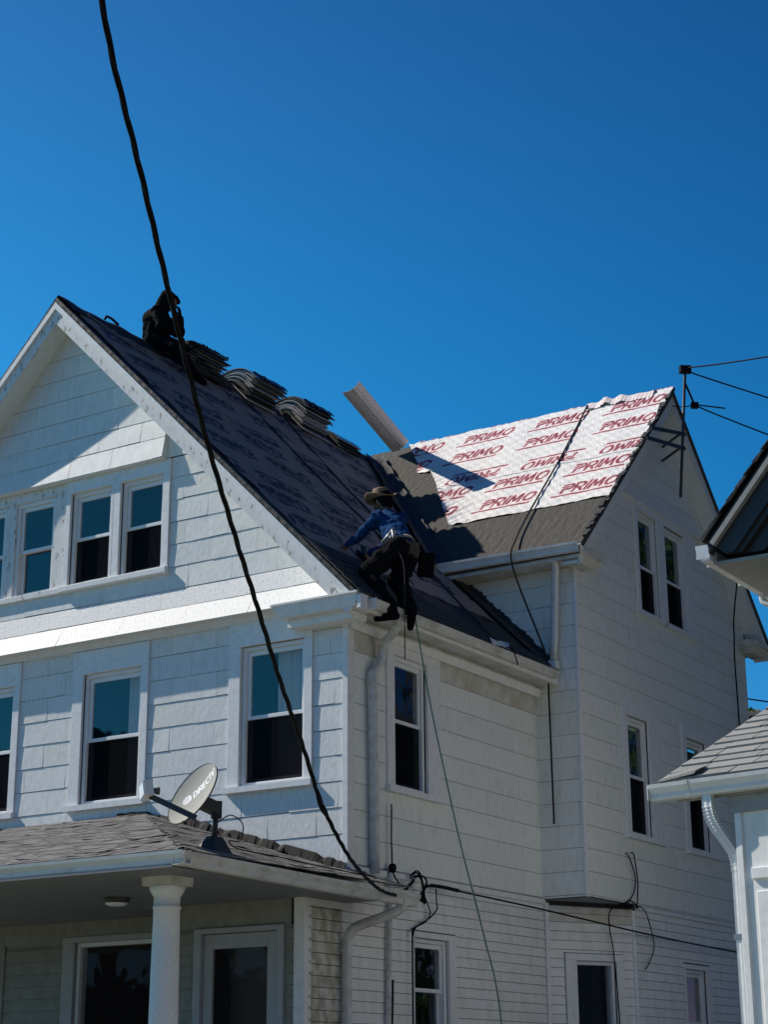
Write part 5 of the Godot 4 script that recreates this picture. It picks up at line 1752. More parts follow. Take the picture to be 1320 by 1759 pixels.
	one.call("wing_cable", [Vector3(0.66, 3.72, -5.34), Vector3(0.6, 3.78, -5.3), Vector3(0.55, 3.7, -5.1), Vector3(0.5, 3.69, -5.06), Vector3(0.46, 3.6, -5.0), Vector3(0.46, 3.4, -5.0), Vector3(0.48, 3.13, -5.04), Vector3(0.5, 2.3, -5.08), Vector3(0.5, 1.0, -5.1)], 0.008, "black cable running down across the side door", bk)
	one.call("wing_cable", [Vector3(0.63, 3.71, -5.0), Vector3(0.66, 3.72, -5.34), Vector3(0.66, 3.67, -5.6), Vector3(0.65, 3.43, -5.79), Vector3(0.64, 3.26, -5.86), Vector3(0.64, 3.1, -5.74), Vector3(0.63, 2.98, -5.6)], 0.007, "black cable end drooping right of the bay corner", bk)
	st0 = mb()
	for k in 4:
		tube(st0, [Vector3(0.6, 3.72, -5.0 - 0.1 * k), Vector3(0.67, 3.66 + 0.03 * (k % 2), -5.06 - 0.1 * k), Vector3(0.62, 3.74, -5.12 - 0.1 * k)], 0.011, 6)
	tag(put("cable_splice", st0, bk, self), "tangle of black cable splices at the bay corner", "cable")
	one.call("wing_cable", [Vector3(0.8, 9.2, -9.26), Vector3(0.8, 8.79, -9.15), Vector3(0.9, 8.57, -8.84), Vector3(0.93, 7.97, -8.54), Vector3(0.93, 7.65, -8.5), Vector3(0.7, 7.45, -9.06), Vector3(0.62, 6.63, -9.28), Vector3(0.62, 5.0, -9.27), Vector3(0.62, 3.7, -9.3)], 0.011, "thick black cable down the far end of the wing wall", bk)
	# mast with its arms and wires on the wing gable
	t = thing("wire_mast", Vector3(1.1, 9.17, -6.44), "dark steel mast bracketed to the wing gable, holding overhead wires", "mast")
	var dk: Material = MT.dark_steel
	var st := mb()
	rod(st, Vector3(1.1, 9.17, -6.44), Vector3(1.1, 11.17, -6.88), 0.021)
	put("mast", st, dk, t)
	for q in [[Vector3(1.04, 9.95, -5.72), Vector3(1.11, 10.15, -6.72)], [Vector3(1.04, 9.76, -5.55), Vector3(1.11, 9.93, -6.68)]]:
		st = mb()
		bar(st, q[0], q[1], 0.02, 0.05)
		put("bracket_arm", st, dk, t)
		st = mb()
		bar(st, q[1] + Vector3(0, 0, 0.1), q[1] + Vector3(-0.5, 0.02, -0.35), 0.02, 0.03)
		put("brace", st, dk, t)
	st = mb()
	fbox(st, Fr.new(Vector3(1.1, 11.17, -6.88), Vector3(0.8, 0, -0.6)), -0.08, 0.08, -0.05, 0.05, -0.05, 0.05, 0.01)
	put("insulator", st, MT.black_rubber, t)
	st = mb()
	bar(st, Vector3(1.1, 10.95, -6.85), Vector3(1.12, 10.72, -7.08), 0.02, 0.025)
	fbox(st, Fr.new(Vector3(1.12, 10.70, -7.1), Vector3(0.8, 0, -0.6)), -0.05, 0.05, -0.04, 0.04, -0.04, 0.04, 0.01)
	put("insulator", st, MT.black_rubber, t)
	one.call("overhead_wire", [Vector3(1.1, 11.19, -6.88), Vector3(2.45, 10.91, -6.48), Vector3(6.5, 10.2, -5.26)], 0.011, "upper overhead wire running right from the mast top", bk)
	one.call("overhead_wire", [Vector3(1.1, 11.15, -6.88), Vector3(2.12, 10.66, -7.29), Vector3(6.5, 8.6, -9.04)], 0.011, "lower overhead wire running right from the mast top", bk)
	one.call("overhead_wire", [Vector3(1.12, 10.7, -7.1), Vector3(2.02, 10.19, -7.46), Vector3(6.5, 7.75, -9.25)], 0.011, "overhead wire from the mast's small insulator", bk)
	one.call("wire_stub", [Vector3(1.12, 10.71, -7.1), Vector3(1.51, 10.62, -7.25)], 0.011, "short stub of wire on the mast's small insulator", bk)
	one.call("wire_stub", [Vector3(1.12, 10.7, -7.1), Vector3(0.95, 10.68, -7.0), Vector3(0.75, 10.75, -7.0)], 0.008, "thin wire from the small insulator back to the gable", bk)
	one.call("far_wire", [Vector3(0.6, 7.05, -9.75), Vector3(1.6, 6.9, -11.2), Vector3(3.2, 6.2, -13.2)], 0.012, "dark wire from the far corner of the wing against the sky", bk)

# ------------------------------------------------------------------ satellite dish
func dish() -> void:
	var base := Vector3(0.2, 3.64, 2.42)
	var t := thing("satellite_dish", base, "grey satellite dish with white lettering on the porch roof corner", "satellite dish")
	var st := mb()
	# centre, facing up, left and towards the viewer
	var c := Vector3(0.13, 4.08, 2.62)
	var n := Vector3(-0.27, 0.36, 0.89).normalized()
	var u := Vector3.UP.cross(n).normalized()
	var tilt := 0.62
	var v := n.cross(u).normalized()
	var uu := u * cos(tilt) + v * sin(tilt)
	var vv := v * cos(tilt) - u * sin(tilt)
	u = uu
	v = vv
	var ra := 0.325
	var rb := 0.26
	var face := SurfaceTool.new()
	face.begin(Mesh.PRIMITIVE_TRIANGLES)
	var rim := mb()
	SG = 0
	var nr := 10
	var na := 48
	var at := func(r: float, a: float) -> Vector3:
		return c + u * (cos(a) * ra * r) + v * (sin(a) * rb * r) + n * (0.055 * r * r - 0.03)
	for i in nr:
		for j in na:
			var q := [[float(i) / nr, TAU * j / na], [float(i + 1) / nr, TAU * j / na], [float(i + 1) / nr, TAU * (j + 1) / na], [float(i) / nr, TAU * (j + 1) / na]]
			for k in [0, 2, 1, 0, 3, 2]:
				face.set_smooth_group(0)
				face.set_uv(Vector2(0.5 + 0.5 * q[k][0] * cos(q[k][1]), 0.5 - 0.5 * q[k][0] * sin(q[k][1])))
				face.add_vertex(at.call(q[k][0], q[k][1]))
			quad(rim, at.call(q[0][0], q[3][1]) - n * 0.012, at.call(q[1][0], q[2][1]) - n * 0.012, at.call(q[1][0], q[1][1]) - n * 0.012, at.call(q[0][0], q[0][1]) - n * 0.012)
	for j in na:
		var a0 := TAU * j / na
		var a1 := TAU * (j + 1) / na
		quad(rim, at.call(1.0, a0) - n * 0.012, at.call(1.0, a1) - n * 0.012, at.call(1.0, a1) + n * 0.004, at.call(1.0, a0) + n * 0.004)
	face.generate_normals()
	mi("reflector", face.commit(), MT.dish_face, t)
	put("reflector_back", rim, MT.dish_back, t)
	# mount: foot, mast, bracket behind the reflector
	st = mb()
	hexa(st, [base + Vector3(-0.09, -0.03, 0.14), base + Vector3(0.13, -0.09, 0.14), base + Vector3(0.13, -0.09, -0.14), base + Vector3(-0.09, -0.03, -0.14), base + Vector3(-0.03, 0.09, 0.06), base + Vector3(0.05, 0.09, 0.06), base + Vector3(0.05, 0.09, -0.06), base + Vector3(-0.03, 0.09, -0.06)])
	put("foot", st, MT.dark_steel, t)
	st = mb()
	rod(st, base + Vector3(0.0, 0.05, 0), base + Vector3(0.02, 0.36, 0.0), 0.026, 12)
	put("mast", st, MT.dark_steel, t)
	st = mb()
	var clamp_ := base + Vector3(0.02, 0.3, 0.0)
	fbox(st, Fr.new(clamp_, Vector3(0.7, 0, -0.7)), -0.045, 0.045, -0.05, 0.1, -0.04, 0.04, 0.006)
	bar(st, clamp_ + Vector3(0, 0.03, 0), c - n * 0.045 - v * 0.05, 0.12, 0.1)
	put("clamp", st, MT.dark_steel, t)
	# arm and receiver head
	var foot := c - v * (rb + 0.02) - u * 0.02 + n * 0.0
	var head := Vector3(-0.19, 4.09, 2.9)
	st = mb()
	bar(st, foot, head + Vector3(0.03, -0.03, -0.03), 0.045, 0.05)
	put("arm", st, MT.dark_steel, t)
	var hf := Fr.new(head, Vector3(0.72, 0.15, 0.6), Vector3(-0.1, 0.95, 0.1))
	st = mb()
	fbox(st, hf, -0.1, 0.1, -0.045, 0.085, -0.05, 0.04, 0.012)
	put("receiver", st, MT.vinyl_frame, t)
	st = mb()
	var look := (c - head).normalized()
	lathe(st, head + look * 0.05 + Vector3(0, 0.02, 0), [[0.0, 0.0], [0.026, 0.0], [0.026, 0.03], [0.034, 0.05], [0.034, 0.07], [0.0, 0.075]], 14, look)
	put("feed_horn", st, MT.dish_back, t)
	st = mb()
	tube(st, [base + Vector3(0.02, 0.22, -0.03), base + Vector3(0.12, 0.28, -0.08), base + Vector3(0.2, 0.2, -0.15), base + Vector3(0.17, 0.06, -0.15), base + Vector3(0.09, 0.06, -0.1), base + Vector3(0.1, -0.0, -0.25), base + Vector3(0.2, -0.03, -0.8), Vector3(0.45, 3.58, 1.1), Vector3(0.5, 3.56, 0.3)], 0.006, 6)
	put("lead", st, MT.black_rubber, t)

# ------------------------------------------------------------------ far things
func far_things() -> void:
	var h := thing("far_house", Vector3(0, 0, -14), "dark shingled roof of a house far behind, at the wing's corner", "house")
	var st := mb()
	box(st, Vector3(-3, 0, -18), Vector3(-0.4, 6.85, -12.6))
	put("wall", st, MT.clapboard, h)
	for i in 5:
		st = mb()
		var y := 6.9 + i * 0.13
		var z := -12.3 - i * 0.19
		hexa(st, [Vector3(-3.2, y, z), Vector3(-0.3, y, z), Vector3(-0.3, y + 0.1, z - 0.3), Vector3(-3.2, y + 0.1, z - 0.3), Vector3(-3.2, y + 0.05, z), Vector3(-0.3, y + 0.05, z), Vector3(-0.3, y + 0.2, z - 0.3), Vector3(-3.2, y + 0.2, z - 0.3)])
		put("roof_course", st, MT.new_shingle, h)
	tree(Vector3(-3.3, 0, -20.8), 9.4, 1.3, "green tree top showing between the two houses", 11)
	tree(Vector3(12.0, 0, -32.0), 18.0, 5.0, "tall green tree behind the neighbouring house", 12)
	tree(Vector3(15.5, 0, -27.0), 16.0, 4.0, "broad green tree beyond the neighbouring house", 13)
	tree(Vector3(24.0, 0, -26.0), 14.0, 5.0, "green tree far to the right of the neighbouring house", 14)
	# houses across the street, behind the viewer, that the windows mirror
	var named := ["brick house across the street, farthest to the left", "brick house across the street, between two others", "brick house across the street, nearest the driveway"]
	for i in 3:
		var x := -34.0 + i * 9.0
		var o := thing("street_house", Vector3(x, 0, 27), named[i], "house", "houses across the street")
		st = mb()
		box(st, Vector3(x - 3.4, 0, 24), Vector3(x + 3.4, 7.6, 34))
		put("wall", st, MT.brick_red, o)
		st = mb()
		hexa(st, [Vector3(x - 3.7, 7.6, 34), Vector3(x + 3.7, 7.6, 34), Vector3(x + 3.7, 7.6, 23.6), Vector3(x - 3.7, 7.6, 23.6), Vector3(x - 0.1, 11.6, 34), Vector3(x + 0.1, 11.6, 34), Vector3(x + 0.1, 11.6, 23.6), Vector3(x - 0.1, 11.6, 23.6)])
		put("roof", st, MT.old_shingle_b, o)
		for k in 6:
			st = mb()
			var wx := x - 2.0 + (k % 3) * 2.0
			var wy := 1.4 + (k / 3) * 3.0
			box(st, Vector3(wx - 0.5, wy, 23.96), Vector3(wx + 0.5, wy + 1.6, 24.02))
			put("window", st, MT.vinyl_frame, o)

func tree(at: Vector3, high: float, wide: float, label: String, sd: int) -> void:
	var rng := RandomNumberGenerator.new()
	rng.seed = sd
	var t := thing("tree", at, label, "tree", "")
	var st := mb()
	SG = 0
	sweep(st, smooth_path([at, at + Vector3(0.1, high * 0.3, 0), at + Vector3(0.0, high * 0.6, 0.1), at + Vector3(0.1, high * 0.9, 0)], 4), circle(0.02 * high, 8), Vector3(0, 0, 1), PackedFloat32Array([1.2, 1, 1, 0.9, 0.85, 0.8, 0.75, 0.65, 0.5, 0.4, 0.3, 0.2, 0.1]))
	for i in 9:
		var y := high * rng.randf_range(0.35, 0.8)
		var a := rng.randf() * TAU
		var tip := at + Vector3(cos(a) * wide * 0.8, y + high * 0.12, sin(a) * wide * 0.8)
		sweep(st, PackedVector3Array([at + Vector3(0, y, 0), (at + Vector3(0, y, 0)).lerp(tip, 0.5) + Vector3(0, 0.1, 0), tip]), circle(0.006 * high, 5), Vector3(0, 0, 1), PackedFloat32Array([1, 0.6, 0.2]))
	put("trunk", st, MT.bark, t)
	st = mb()
	for i in 26:
		var y := rng.randf_range(0.35 if high < 15.0 or high > 17.0 else 0.12, 0.97)
		var w := wide * sqrt(maxf(0.05, 1.0 - pow((y - 0.6) / 0.42, 2.0)))
		var a := rng.randf() * TAU
		var c := at + Vector3(cos(a) * w * rng.randf_range(0.3, 0.8), y * high, sin(a) * w * rng.randf_range(0.3, 0.8))
		var r := wide * rng.randf_range(0.22, 0.4)
		for k in 300:
			var d := Vector3(rng.randfn(), rng.randfn(), rng.randfn()).normalized() * r * pow(rng.randf(), 0.4)
			var p := c + d * Vector3(1, 0.75, 1)
			var n := (d.normalized() + Vector3(rng.randfn(), rng.randfn() + 0.6, rng.randfn()) * 0.6).normalized()
			var s := n.cross(Vector3(rng.randfn(), rng.randfn(), rng.randfn())).normalized() * rng.randf_range(0.05, 0.1) * (1.0 + high * 0.03)
			var b: Vector3 = n.cross(s) * 1.5
			quad(st, p - b, p + s, p + b, p - s)
	put("crown", st, MT.leaf_a, t)

# ------------------------------------------------------------------ bodies: smooth union of tapered bones, meshed by surface nets
func bone_mesh(bones: Array, cell: float, k: float, bump: float, sd: int) -> ArrayMesh:
	var A := PackedVector3Array()
	var B := PackedVector3Array()
	var RA := PackedFloat32Array()
	var RB := PackedFloat32Array()
	var IL := PackedFloat32Array()
	var lo := Vector3(1e9, 1e9, 1e9)
	for b in bones:
		A.append(b[0])
		B.append(b[1] - b[0])
		RA.append(b[2])
		RB.append(b[3])
		IL.append(1.0 / maxf((b[1] - b[0]).length_squared(), 1e-9))
		lo = lo.min(b[0] - Vector3.ONE * (b[2] + 0.15)).min(b[1] - Vector3.ONE * (b[3] + 0.15))
	var nb := A.size()
	var noise := FastNoiseLite.new()
	noise.seed = sd
	noise.frequency = 7.0
	var field := func(p: Vector3) -> float:
		var d := 1e3
		for i in nb:
			var q := p - A[i]
			var t := clampf(q.dot(B[i]) * IL[i], 0.0, 1.0)
			var e := (q - B[i] * t).length() - lerpf(RA[i], RB[i], t)
			var h := clampf(0.5 + 0.5 * (d - e) / k, 0.0, 1.0)
			d = lerpf(d, e, h) - k * h * (1.0 - h)
		return d + bump * noise.get_noise_3dv(p)
	var cells := {}
	for i in nb:
		var a: Vector3 = A[i]
		var b: Vector3 = A[i] + B[i]
		var r := maxf(RA[i], RB[i]) + k * 0.5 + cell * 2.0
		var c0 := Vector3i(((a.min(b) - Vector3.ONE * r - lo) / cell).floor())
		var c1 := Vector3i(((a.max(b) + Vector3.ONE * r - lo) / cell).ceil())
		for x in range(c0.x, c1.x + 1):
			for y in range(c0.y, c1.y + 1):
				for z in range(c0.z, c1.z + 1):
					var p := lo + (Vector3(x, y, z) + Vector3.ONE * 0.5) * cell
					var q := p - a
					var t := clampf(q.dot(B[i]) * IL[i], 0.0, 1.0)
					var e := (q - B[i] * t).length() - lerpf(RA[i], RB[i], t)
					if absf(e) < cell * 1.6 + k * 0.45:
						cells[Vector3i(x, y, z)] = -1
	var vals := {}
	var verts := PackedVector3Array()
	var corner := [Vector3i(0, 0, 0), Vector3i(1, 0, 0), Vector3i(0, 1, 0), Vector3i(1, 1, 0), Vector3i(0, 0, 1), Vector3i(1, 0, 1), Vector3i(0, 1, 1), Vector3i(1, 1, 1)]
	var edges := [[0, 1], [2, 3], [4, 5], [6, 7], [0, 2], [1, 3], [4, 6], [5, 7], [0, 4], [1, 5], [2, 6], [3, 7]]
	for c in cells.keys():
		var f := PackedFloat32Array()
		var inside := 0
		for o in corner:
			var g: Vector3i = c + o
			var v
			if vals.has(g):
				v = vals[g]
			else:
				v = field.call(lo + Vector3(g) * cell)
				vals[g] = v
			f.append(v)
			if v < 0.0:
				inside += 1
		if inside == 0 or inside == 8:
			continue
		var s := Vector3.ZERO
		var n := 0
		for e in edges:
			var fa := f[e[0]]
			var fb := f[e[1]]
			if (fa < 0.0) != (fb < 0.0):
				s += Vector3(corner[e[0]]).lerp(Vector3(corner[e[1]]), fa / (fa - fb))
				n += 1
		cells[c] = verts.size()
		verts.append(lo + (Vector3(c) + s / n) * cell)
	var idx := PackedInt32Array()
	var ax := [Vector3i(1, 0, 0), Vector3i(0, 1, 0), Vector3i(0, 0, 1)]
	for c in cells.keys():
		for d in 3:
			var g0: Vector3i = c
			var g1: Vector3i = c + ax[d]
			if not (vals.has(g0) and vals.has(g1)):
				continue
			var s0: bool = vals[g0] < 0.0
			if s0 == (vals[g1] < 0.0):
				continue
			var e1: Vector3i = ax[(d + 1) % 3]
			var e2: Vector3i = ax[(d + 2) % 3]
			var q := [c, c - e1, c - e1 - e2, c - e2]
			var id := []
			for w in q:
				id.append(cells.get(w, -1))
			if id.has(-1):
				continue
			if s0:
				idx.append_array([id[0], id[2], id[1], id[0], id[3], id[2]])
			else:
				idx.append_array([id[0], id[1], id[2], id[0], id[2], id[3]])
	var nrm := PackedVector3Array()
	nrm.resize(verts.size())
	for i in range(0, idx.size(), 3):
		var n := (verts[idx[i + 2]] - verts[idx[i]]).cross(verts[idx[i + 1]] - verts[idx[i]])
		for j in 3:
			nrm[idx[i + j]] += n
	for i in nrm.size():
		nrm[i] = nrm[i].normalized()
	var arr := []
	arr.resize(Mesh.ARRAY_MAX)
	arr[Mesh.ARRAY_VERTEX] = verts
	arr[Mesh.ARRAY_NORMAL] = nrm
	arr[Mesh.ARRAY_INDEX] = idx
	var m := ArrayMesh.new()
	m.add_surface_from_arrays(Mesh.PRIMITIVE_TRIANGLES, arr)
	return m

# palm, four bent fingers and a thumb; f points along the fingers, p out of the palm
func hand_bones(w: Vector3, f: Vector3, p: Vector3, thumb_side: float, curl: float) -> Array:
	f = f.normalized()
	var s := f.cross(p).normalized()
	p = s.cross(f).normalized()
	var out := [[w, w + f * 0.05, 0.024, 0.026], [w + f * 0.03 + s * 0.02, w + f * 0.085 + s * 0.026, 0.016, 0.014], [w + f * 0.03 - s * 0.02, w + f * 0.085 - s * 0.026, 0.016, 0.014], [w + f * 0.03, w + f * 0.09, 0.018, 0.015]]
	var len := [0.072, 0.08, 0.074, 0.058]
	for i in 4:
		var o := s * (0.03 - i * 0.02) * thumb_side
		var a := w + f * 0.088 + o
		var d1 := (f + p * curl * 0.5).normalized()
		var d2 := (f + p * curl * 1.4).normalized()
		var b: Vector3 = a + d1 * len[i] * 0.5
		out.append([a, b, 0.0095, 0.009])
		out.append([b, b + d2 * len[i] * 0.5, 0.009, 0.0075])
	var t0 := w + f * 0.025 + s * 0.026 * thumb_side
	var t1 := t0 + (f * 0.7 + s * thumb_side * 0.75 + p * 0.3).normalized() * 0.04
	out.append([t0, t1, 0.013, 0.011])
	out.append([t1, t1 + (f + s * thumb_side * 0.25 + p * 0.3).normalized() * 0.034, 0.0105, 0.008])
	return out

func head_bones(c: Vector3, fwd: Vector3, up: Vector3) -> Array:
	fwd = fwd.normalized()
	var r := fwd.cross(up).normalized()
	up = r.cross(fwd).normalized()
	return [[c + up * 0.035 - fwd * 0.015, c + up * 0.03 + fwd * 0.02, 0.092, 0.085], [c - up * 0.02 + fwd * 0.035, c - up * 0.085 + fwd * 0.06, 0.062, 0.038],
		[c + up * 0.01 + fwd * 0.1, c - up * 0.03 + fwd * 0.118, 0.011, 0.016], [c - up * 0.058 + fwd * 0.088 - r * 0.02, c - up * 0.058 + fwd * 0.088 + r * 0.02, 0.012, 0.012],
		[c + r * 0.034 + fwd * 0.094 + up * 0.012, c + r * 0.036 + fwd * 0.094 + up * 0.012, 0.012, 0.012], [c - r * 0.034 + fwd * 0.094 + up * 0.012, c - r * 0.036 + fwd * 0.094 + up * 0.012, 0.012, 0.012],
		[c + r * 0.085 + up * 0.015, c + r * 0.09 - up * 0.03, 0.016, 0.011], [c - r * 0.085 + up * 0.015, c - r * 0.09 - up * 0.03, 0.016, 0.011]]

func roofer() -> void:
	var hipm := Vector3(0.36, 7.08, -0.52)
	var t := thing("person", Vector3(0.42, 6.3, -0.4), "person in a blue shirt and straw hat working at the eave, reaching up the roof", "person")
	var hipL := Vector3(0.35, 7.05, -0.40)
	var hipR := Vector3(0.36, 7.06, -0.63)
	var kneeL := Vector3(0.10, 6.80, -0.24)
	var kneeR := Vector3(0.30, 6.74, -0.52)
	var ankL := Vector3(0.42, 6.33, -0.20)
	var ankR := Vector3(0.48, 6.39, -0.46)
	var chest := Vector3(0.13, 7.40, -0.68)
	var neck := Vector3(0.04, 7.58, -0.745)
	var shL := Vector3(0.02, 7.51, -0.555)
	var shR := Vector3(0.11, 7.565, -0.90)
	var elL := Vector3(-0.2, 7.37, -0.60)
	var haL := Vector3(-0.44, 7.285, -0.66)
	var elR := Vector3(-0.12, 7.36, -1.0)
	var haR := Vector3(-0.36, 7.25, -0.97)
	var head := Vector3(-0.05, 7.735, -0.785)
	var hf := Vector3(-0.85, -0.35, -0.25)
	var hu := Vector3(-0.35, 0.92, 0.0)
	var body := [[hipm, chest, 0.12, 0.12], [chest, neck, 0.1, 0.055], [neck, head - hu * 0.05, 0.052, 0.052], [chest, shL, 0.09, 0.05], [chest, shR, 0.09, 0.05],
		[shL, elL, 0.045, 0.036], [elL, haL, 0.036, 0.025], [shR, elR, 0.045, 0.036], [elR, haR, 0.036, 0.025],
		[hipL, kneeL, 0.07, 0.05], [kneeL, ankL, 0.05, 0.036], [hipR, kneeR, 0.07, 0.05], [kneeR, ankR, 0.05, 0.036], [hipL, hipR, 0.09, 0.09]]
	var bm := bone_mesh(body + head_bones(head, hf, hu), 0.018, 0.03, 0.0, 1)
	var bd := mi("body", bm, MT.skin, t)
	mi("hand", bone_mesh([[elL.lerp(haL, 0.8), haL, 0.028, 0.025]] + hand_bones(haL, Vector3(-0.8, -0.35, -0.3), Vector3(-0.6, -0.75, 0), 1.0, 0.35), 0.007, 0.008, 0.0, 2), MT.skin, t)
	mi("hand", bone_mesh([[elR.lerp(haR, 0.8), haR, 0.028, 0.025]] + hand_bones(haR, Vector3(-0.8, -0.45, 0.1), Vector3(-0.6, -0.75, 0), -1.0, 0.6), 0.007, 0.008, 0.0, 3), MT.skin, t)
	var waist := hipm.lerp(chest, 0.12)
	mi("shirt", bone_mesh([[waist, chest, 0.135, 0.145], [chest, neck, 0.12, 0.07], [chest, shL, 0.11, 0.068], [chest, shR, 0.11, 0.068], [shL, elL, 0.066, 0.055], [elL, elL.lerp(haL, 0.94), 0.055, 0.037], [shR, elR, 0.066, 0.055], [elR, elR.lerp(haR, 0.94), 0.055, 0.037]], 0.015, 0.035, 0.032, 4), MT.blue_cloth, t)
	mi("trousers", bone_mesh([[waist, hipm, 0.13, 0.13], [hipL, hipR, 0.115, 0.115], [hipL, kneeL, 0.128, 0.1], [kneeL, ankL, 0.09, 0.07], [hipR, kneeR, 0.128, 0.1], [kneeR, ankR, 0.09, 0.07]], 0.016, 0.04, 0.034, 5), MT.dark_cloth, t)
	mi("boot", bone_mesh([[ankL + Vector3(0, 0.05, 0), ankL + Vector3(0.02, -0.04, 0), 0.052, 0.05], [ankL + Vector3(0.05, -0.07, -0.0), ankL + Vector3(-0.19, -0.065, -0.0), 0.04, 0.034], [ankL + Vector3(0.01, -0.03, 0), ankL + Vector3(-0.1, -0.06, -0.01), 0.045, 0.036]], 0.011, 0.02, 0.0, 6), MT.black_cloth, t)
	mi("boot", bone_mesh([[ankR + Vector3(0, 0.05, 0), ankR + Vector3(0.02, -0.04, 0), 0.052, 0.05], [ankR + Vector3(0.05, -0.06, 0.02), ankR + Vector3(-0.06, -0.17, -0.1), 0.04, 0.036], [ankR + Vector3(0.01, -0.03, 0), ankR + Vector3(-0.04, -0.13, -0.07), 0.045, 0.038]], 0.011, 0.02, 0.0, 7), MT.black_cloth, t)
	mi("hair", bone_mesh([[head + hu.normalized() * 0.04 - hf.normalized() * 0.03, head + hu.normalized() * 0.035 + hf.normalized() * 0.0, 0.1, 0.095], [head - hf.normalized() * 0.045, head - hf.normalized() * 0.04 - hu.normalized() * 0.05, 0.075, 0.06]], 0.014, 0.02, 0.006, 9), MT.black_cloth, t)
	# hat: crown, dished top and curled brim
	var c := head + hu.normalized() * 0.075
	var ax := Vector3(-0.1, 0.99, 0.12).normalized()
	var st := mb()
	lathe(st, c, [[0.094, 0.0], [0.092, 0.04], [0.086, 0.085], [0.078, 0.105], [0.06, 0.11], [0.03, 0.096], [0.0, 0.09]], 28, ax)
	var crown := put("hat", st, MT.straw, t)
	st = mb()
	SG = 0
	var s := ax.cross(Vector3(-0.9, 0, -0.45)).normalized()
	var f := s.cross(ax).normalized()
	for j in 36:
		for i in 4:
			var q := func(ii: int, jj: int, dn: float) -> Vector3:
				var a := TAU * jj / 36.0
				var r := lerpf(0.09, 0.178, ii / 4.0)
				var curl := 0.055 * pow(ii / 4.0, 2.0) * pow(absf(cos(a)), 2.0) - 0.02 * (ii / 4.0) * absf(sin(a))
				return c + s * cos(a) * r + f * sin(a) * r * 1.08 + ax * (curl - dn)
			quad(st, q.call(i, j, 0.0), q.call(i, j + 1, 0.0), q.call(i + 1, j + 1, 0.0), q.call(i + 1, j, 0.0))
			quad(st, q.call(i + 1, j, 0.006), q.call(i + 1, j + 1, 0.006), q.call(i, j + 1, 0.006), q.call(i, j, 0.006))
			if i == 3:
				quad(st, q.call(4, j, 0.006), q.call(4, j, 0.0), q.call(4, j + 1, 0.0), q.call(4, j + 1, 0.006))
	put("brim", st, MT.straw, crown)
	st = mb()
	lathe(st, c, [[0.0965, 0.004], [0.0955, 0.03]], 28, ax)
	put("hat_band", st, MT.leather, crown)
	# tool belt
	st = mb()
	var bax := (chest - hipm).normalized()
	var bc := waist - bax * 0.02
	lathe(st, bc, [[0.15, -0.02], [0.157, -0.02], [0.157, 0.022], [0.15, 0.022]], 28, bax)
	var belt := put("tool_belt", st, MT.tan_strap, t)
	var pouch := func(p: Vector3, w: float, h: float, m: Material) -> void:
		var z := mb()
		var o := Fr.new(p, Vector3(0.75, 0, -0.55).rotated(Vector3.UP, 0.35), Vector3(0.15, 1, 0.05))
		fbox(z, o, -w, w, -h, h, -0.03, 0.03, 0.01)
		put("pouch", z, m, belt)
	pouch.call(Vector3(0.33, 7.0, -0.34), 0.05, 0.075, MT.grey_paint)
	pouch.call(Vector3(0.49, 7.05, -0.5), 0.075, 0.085, MT.leather)
	pouch.call(Vector3(0.52, 6.93, -0.74), 0.085, 0.13, MT.black_cloth)
	pouch.call(Vector3(0.46, 6.86, -0.42), 0.075, 0.12, MT.black_cloth)
	pouch.call(Vector3(0.3, 7.22, -0.42), 0.025, 0.05, MT.vinyl_frame)
	st = mb()
	rod(st, Vector3(0.2, 7.14, -0.36), Vector3(0.33, 7.3, -0.42), 0.014)
	rod(st, Vector3(0.34, 7.26, -0.35), Vector3(0.38, 7.0, -0.33), 0.012)
	put("hammer_handle", st, MT.steel, belt)
	# nailer under the right hand
	var g := thing("nail_gun", haR, "dark nail gun under the standing worker's right hand on the shingles", "tool")
	st = mb()
	var go := Fr.new(haR + Vector3(-0.05, -0.03, 0.02), Vector3(-0.7, 0.7, 0.0))
	fbox(st, go, -0.12, 0.12, -0.05, 0.02, -0.04, 0.04, 0.012)
	put("magazine", st, MT.black_rubber, g)
	st = mb()
	fbox(st, go, -0.02, 0.04, -0.03, 0.13, -0.035, 0.035, 0.012)
	put("handle", st, MT.dark_steel, g)

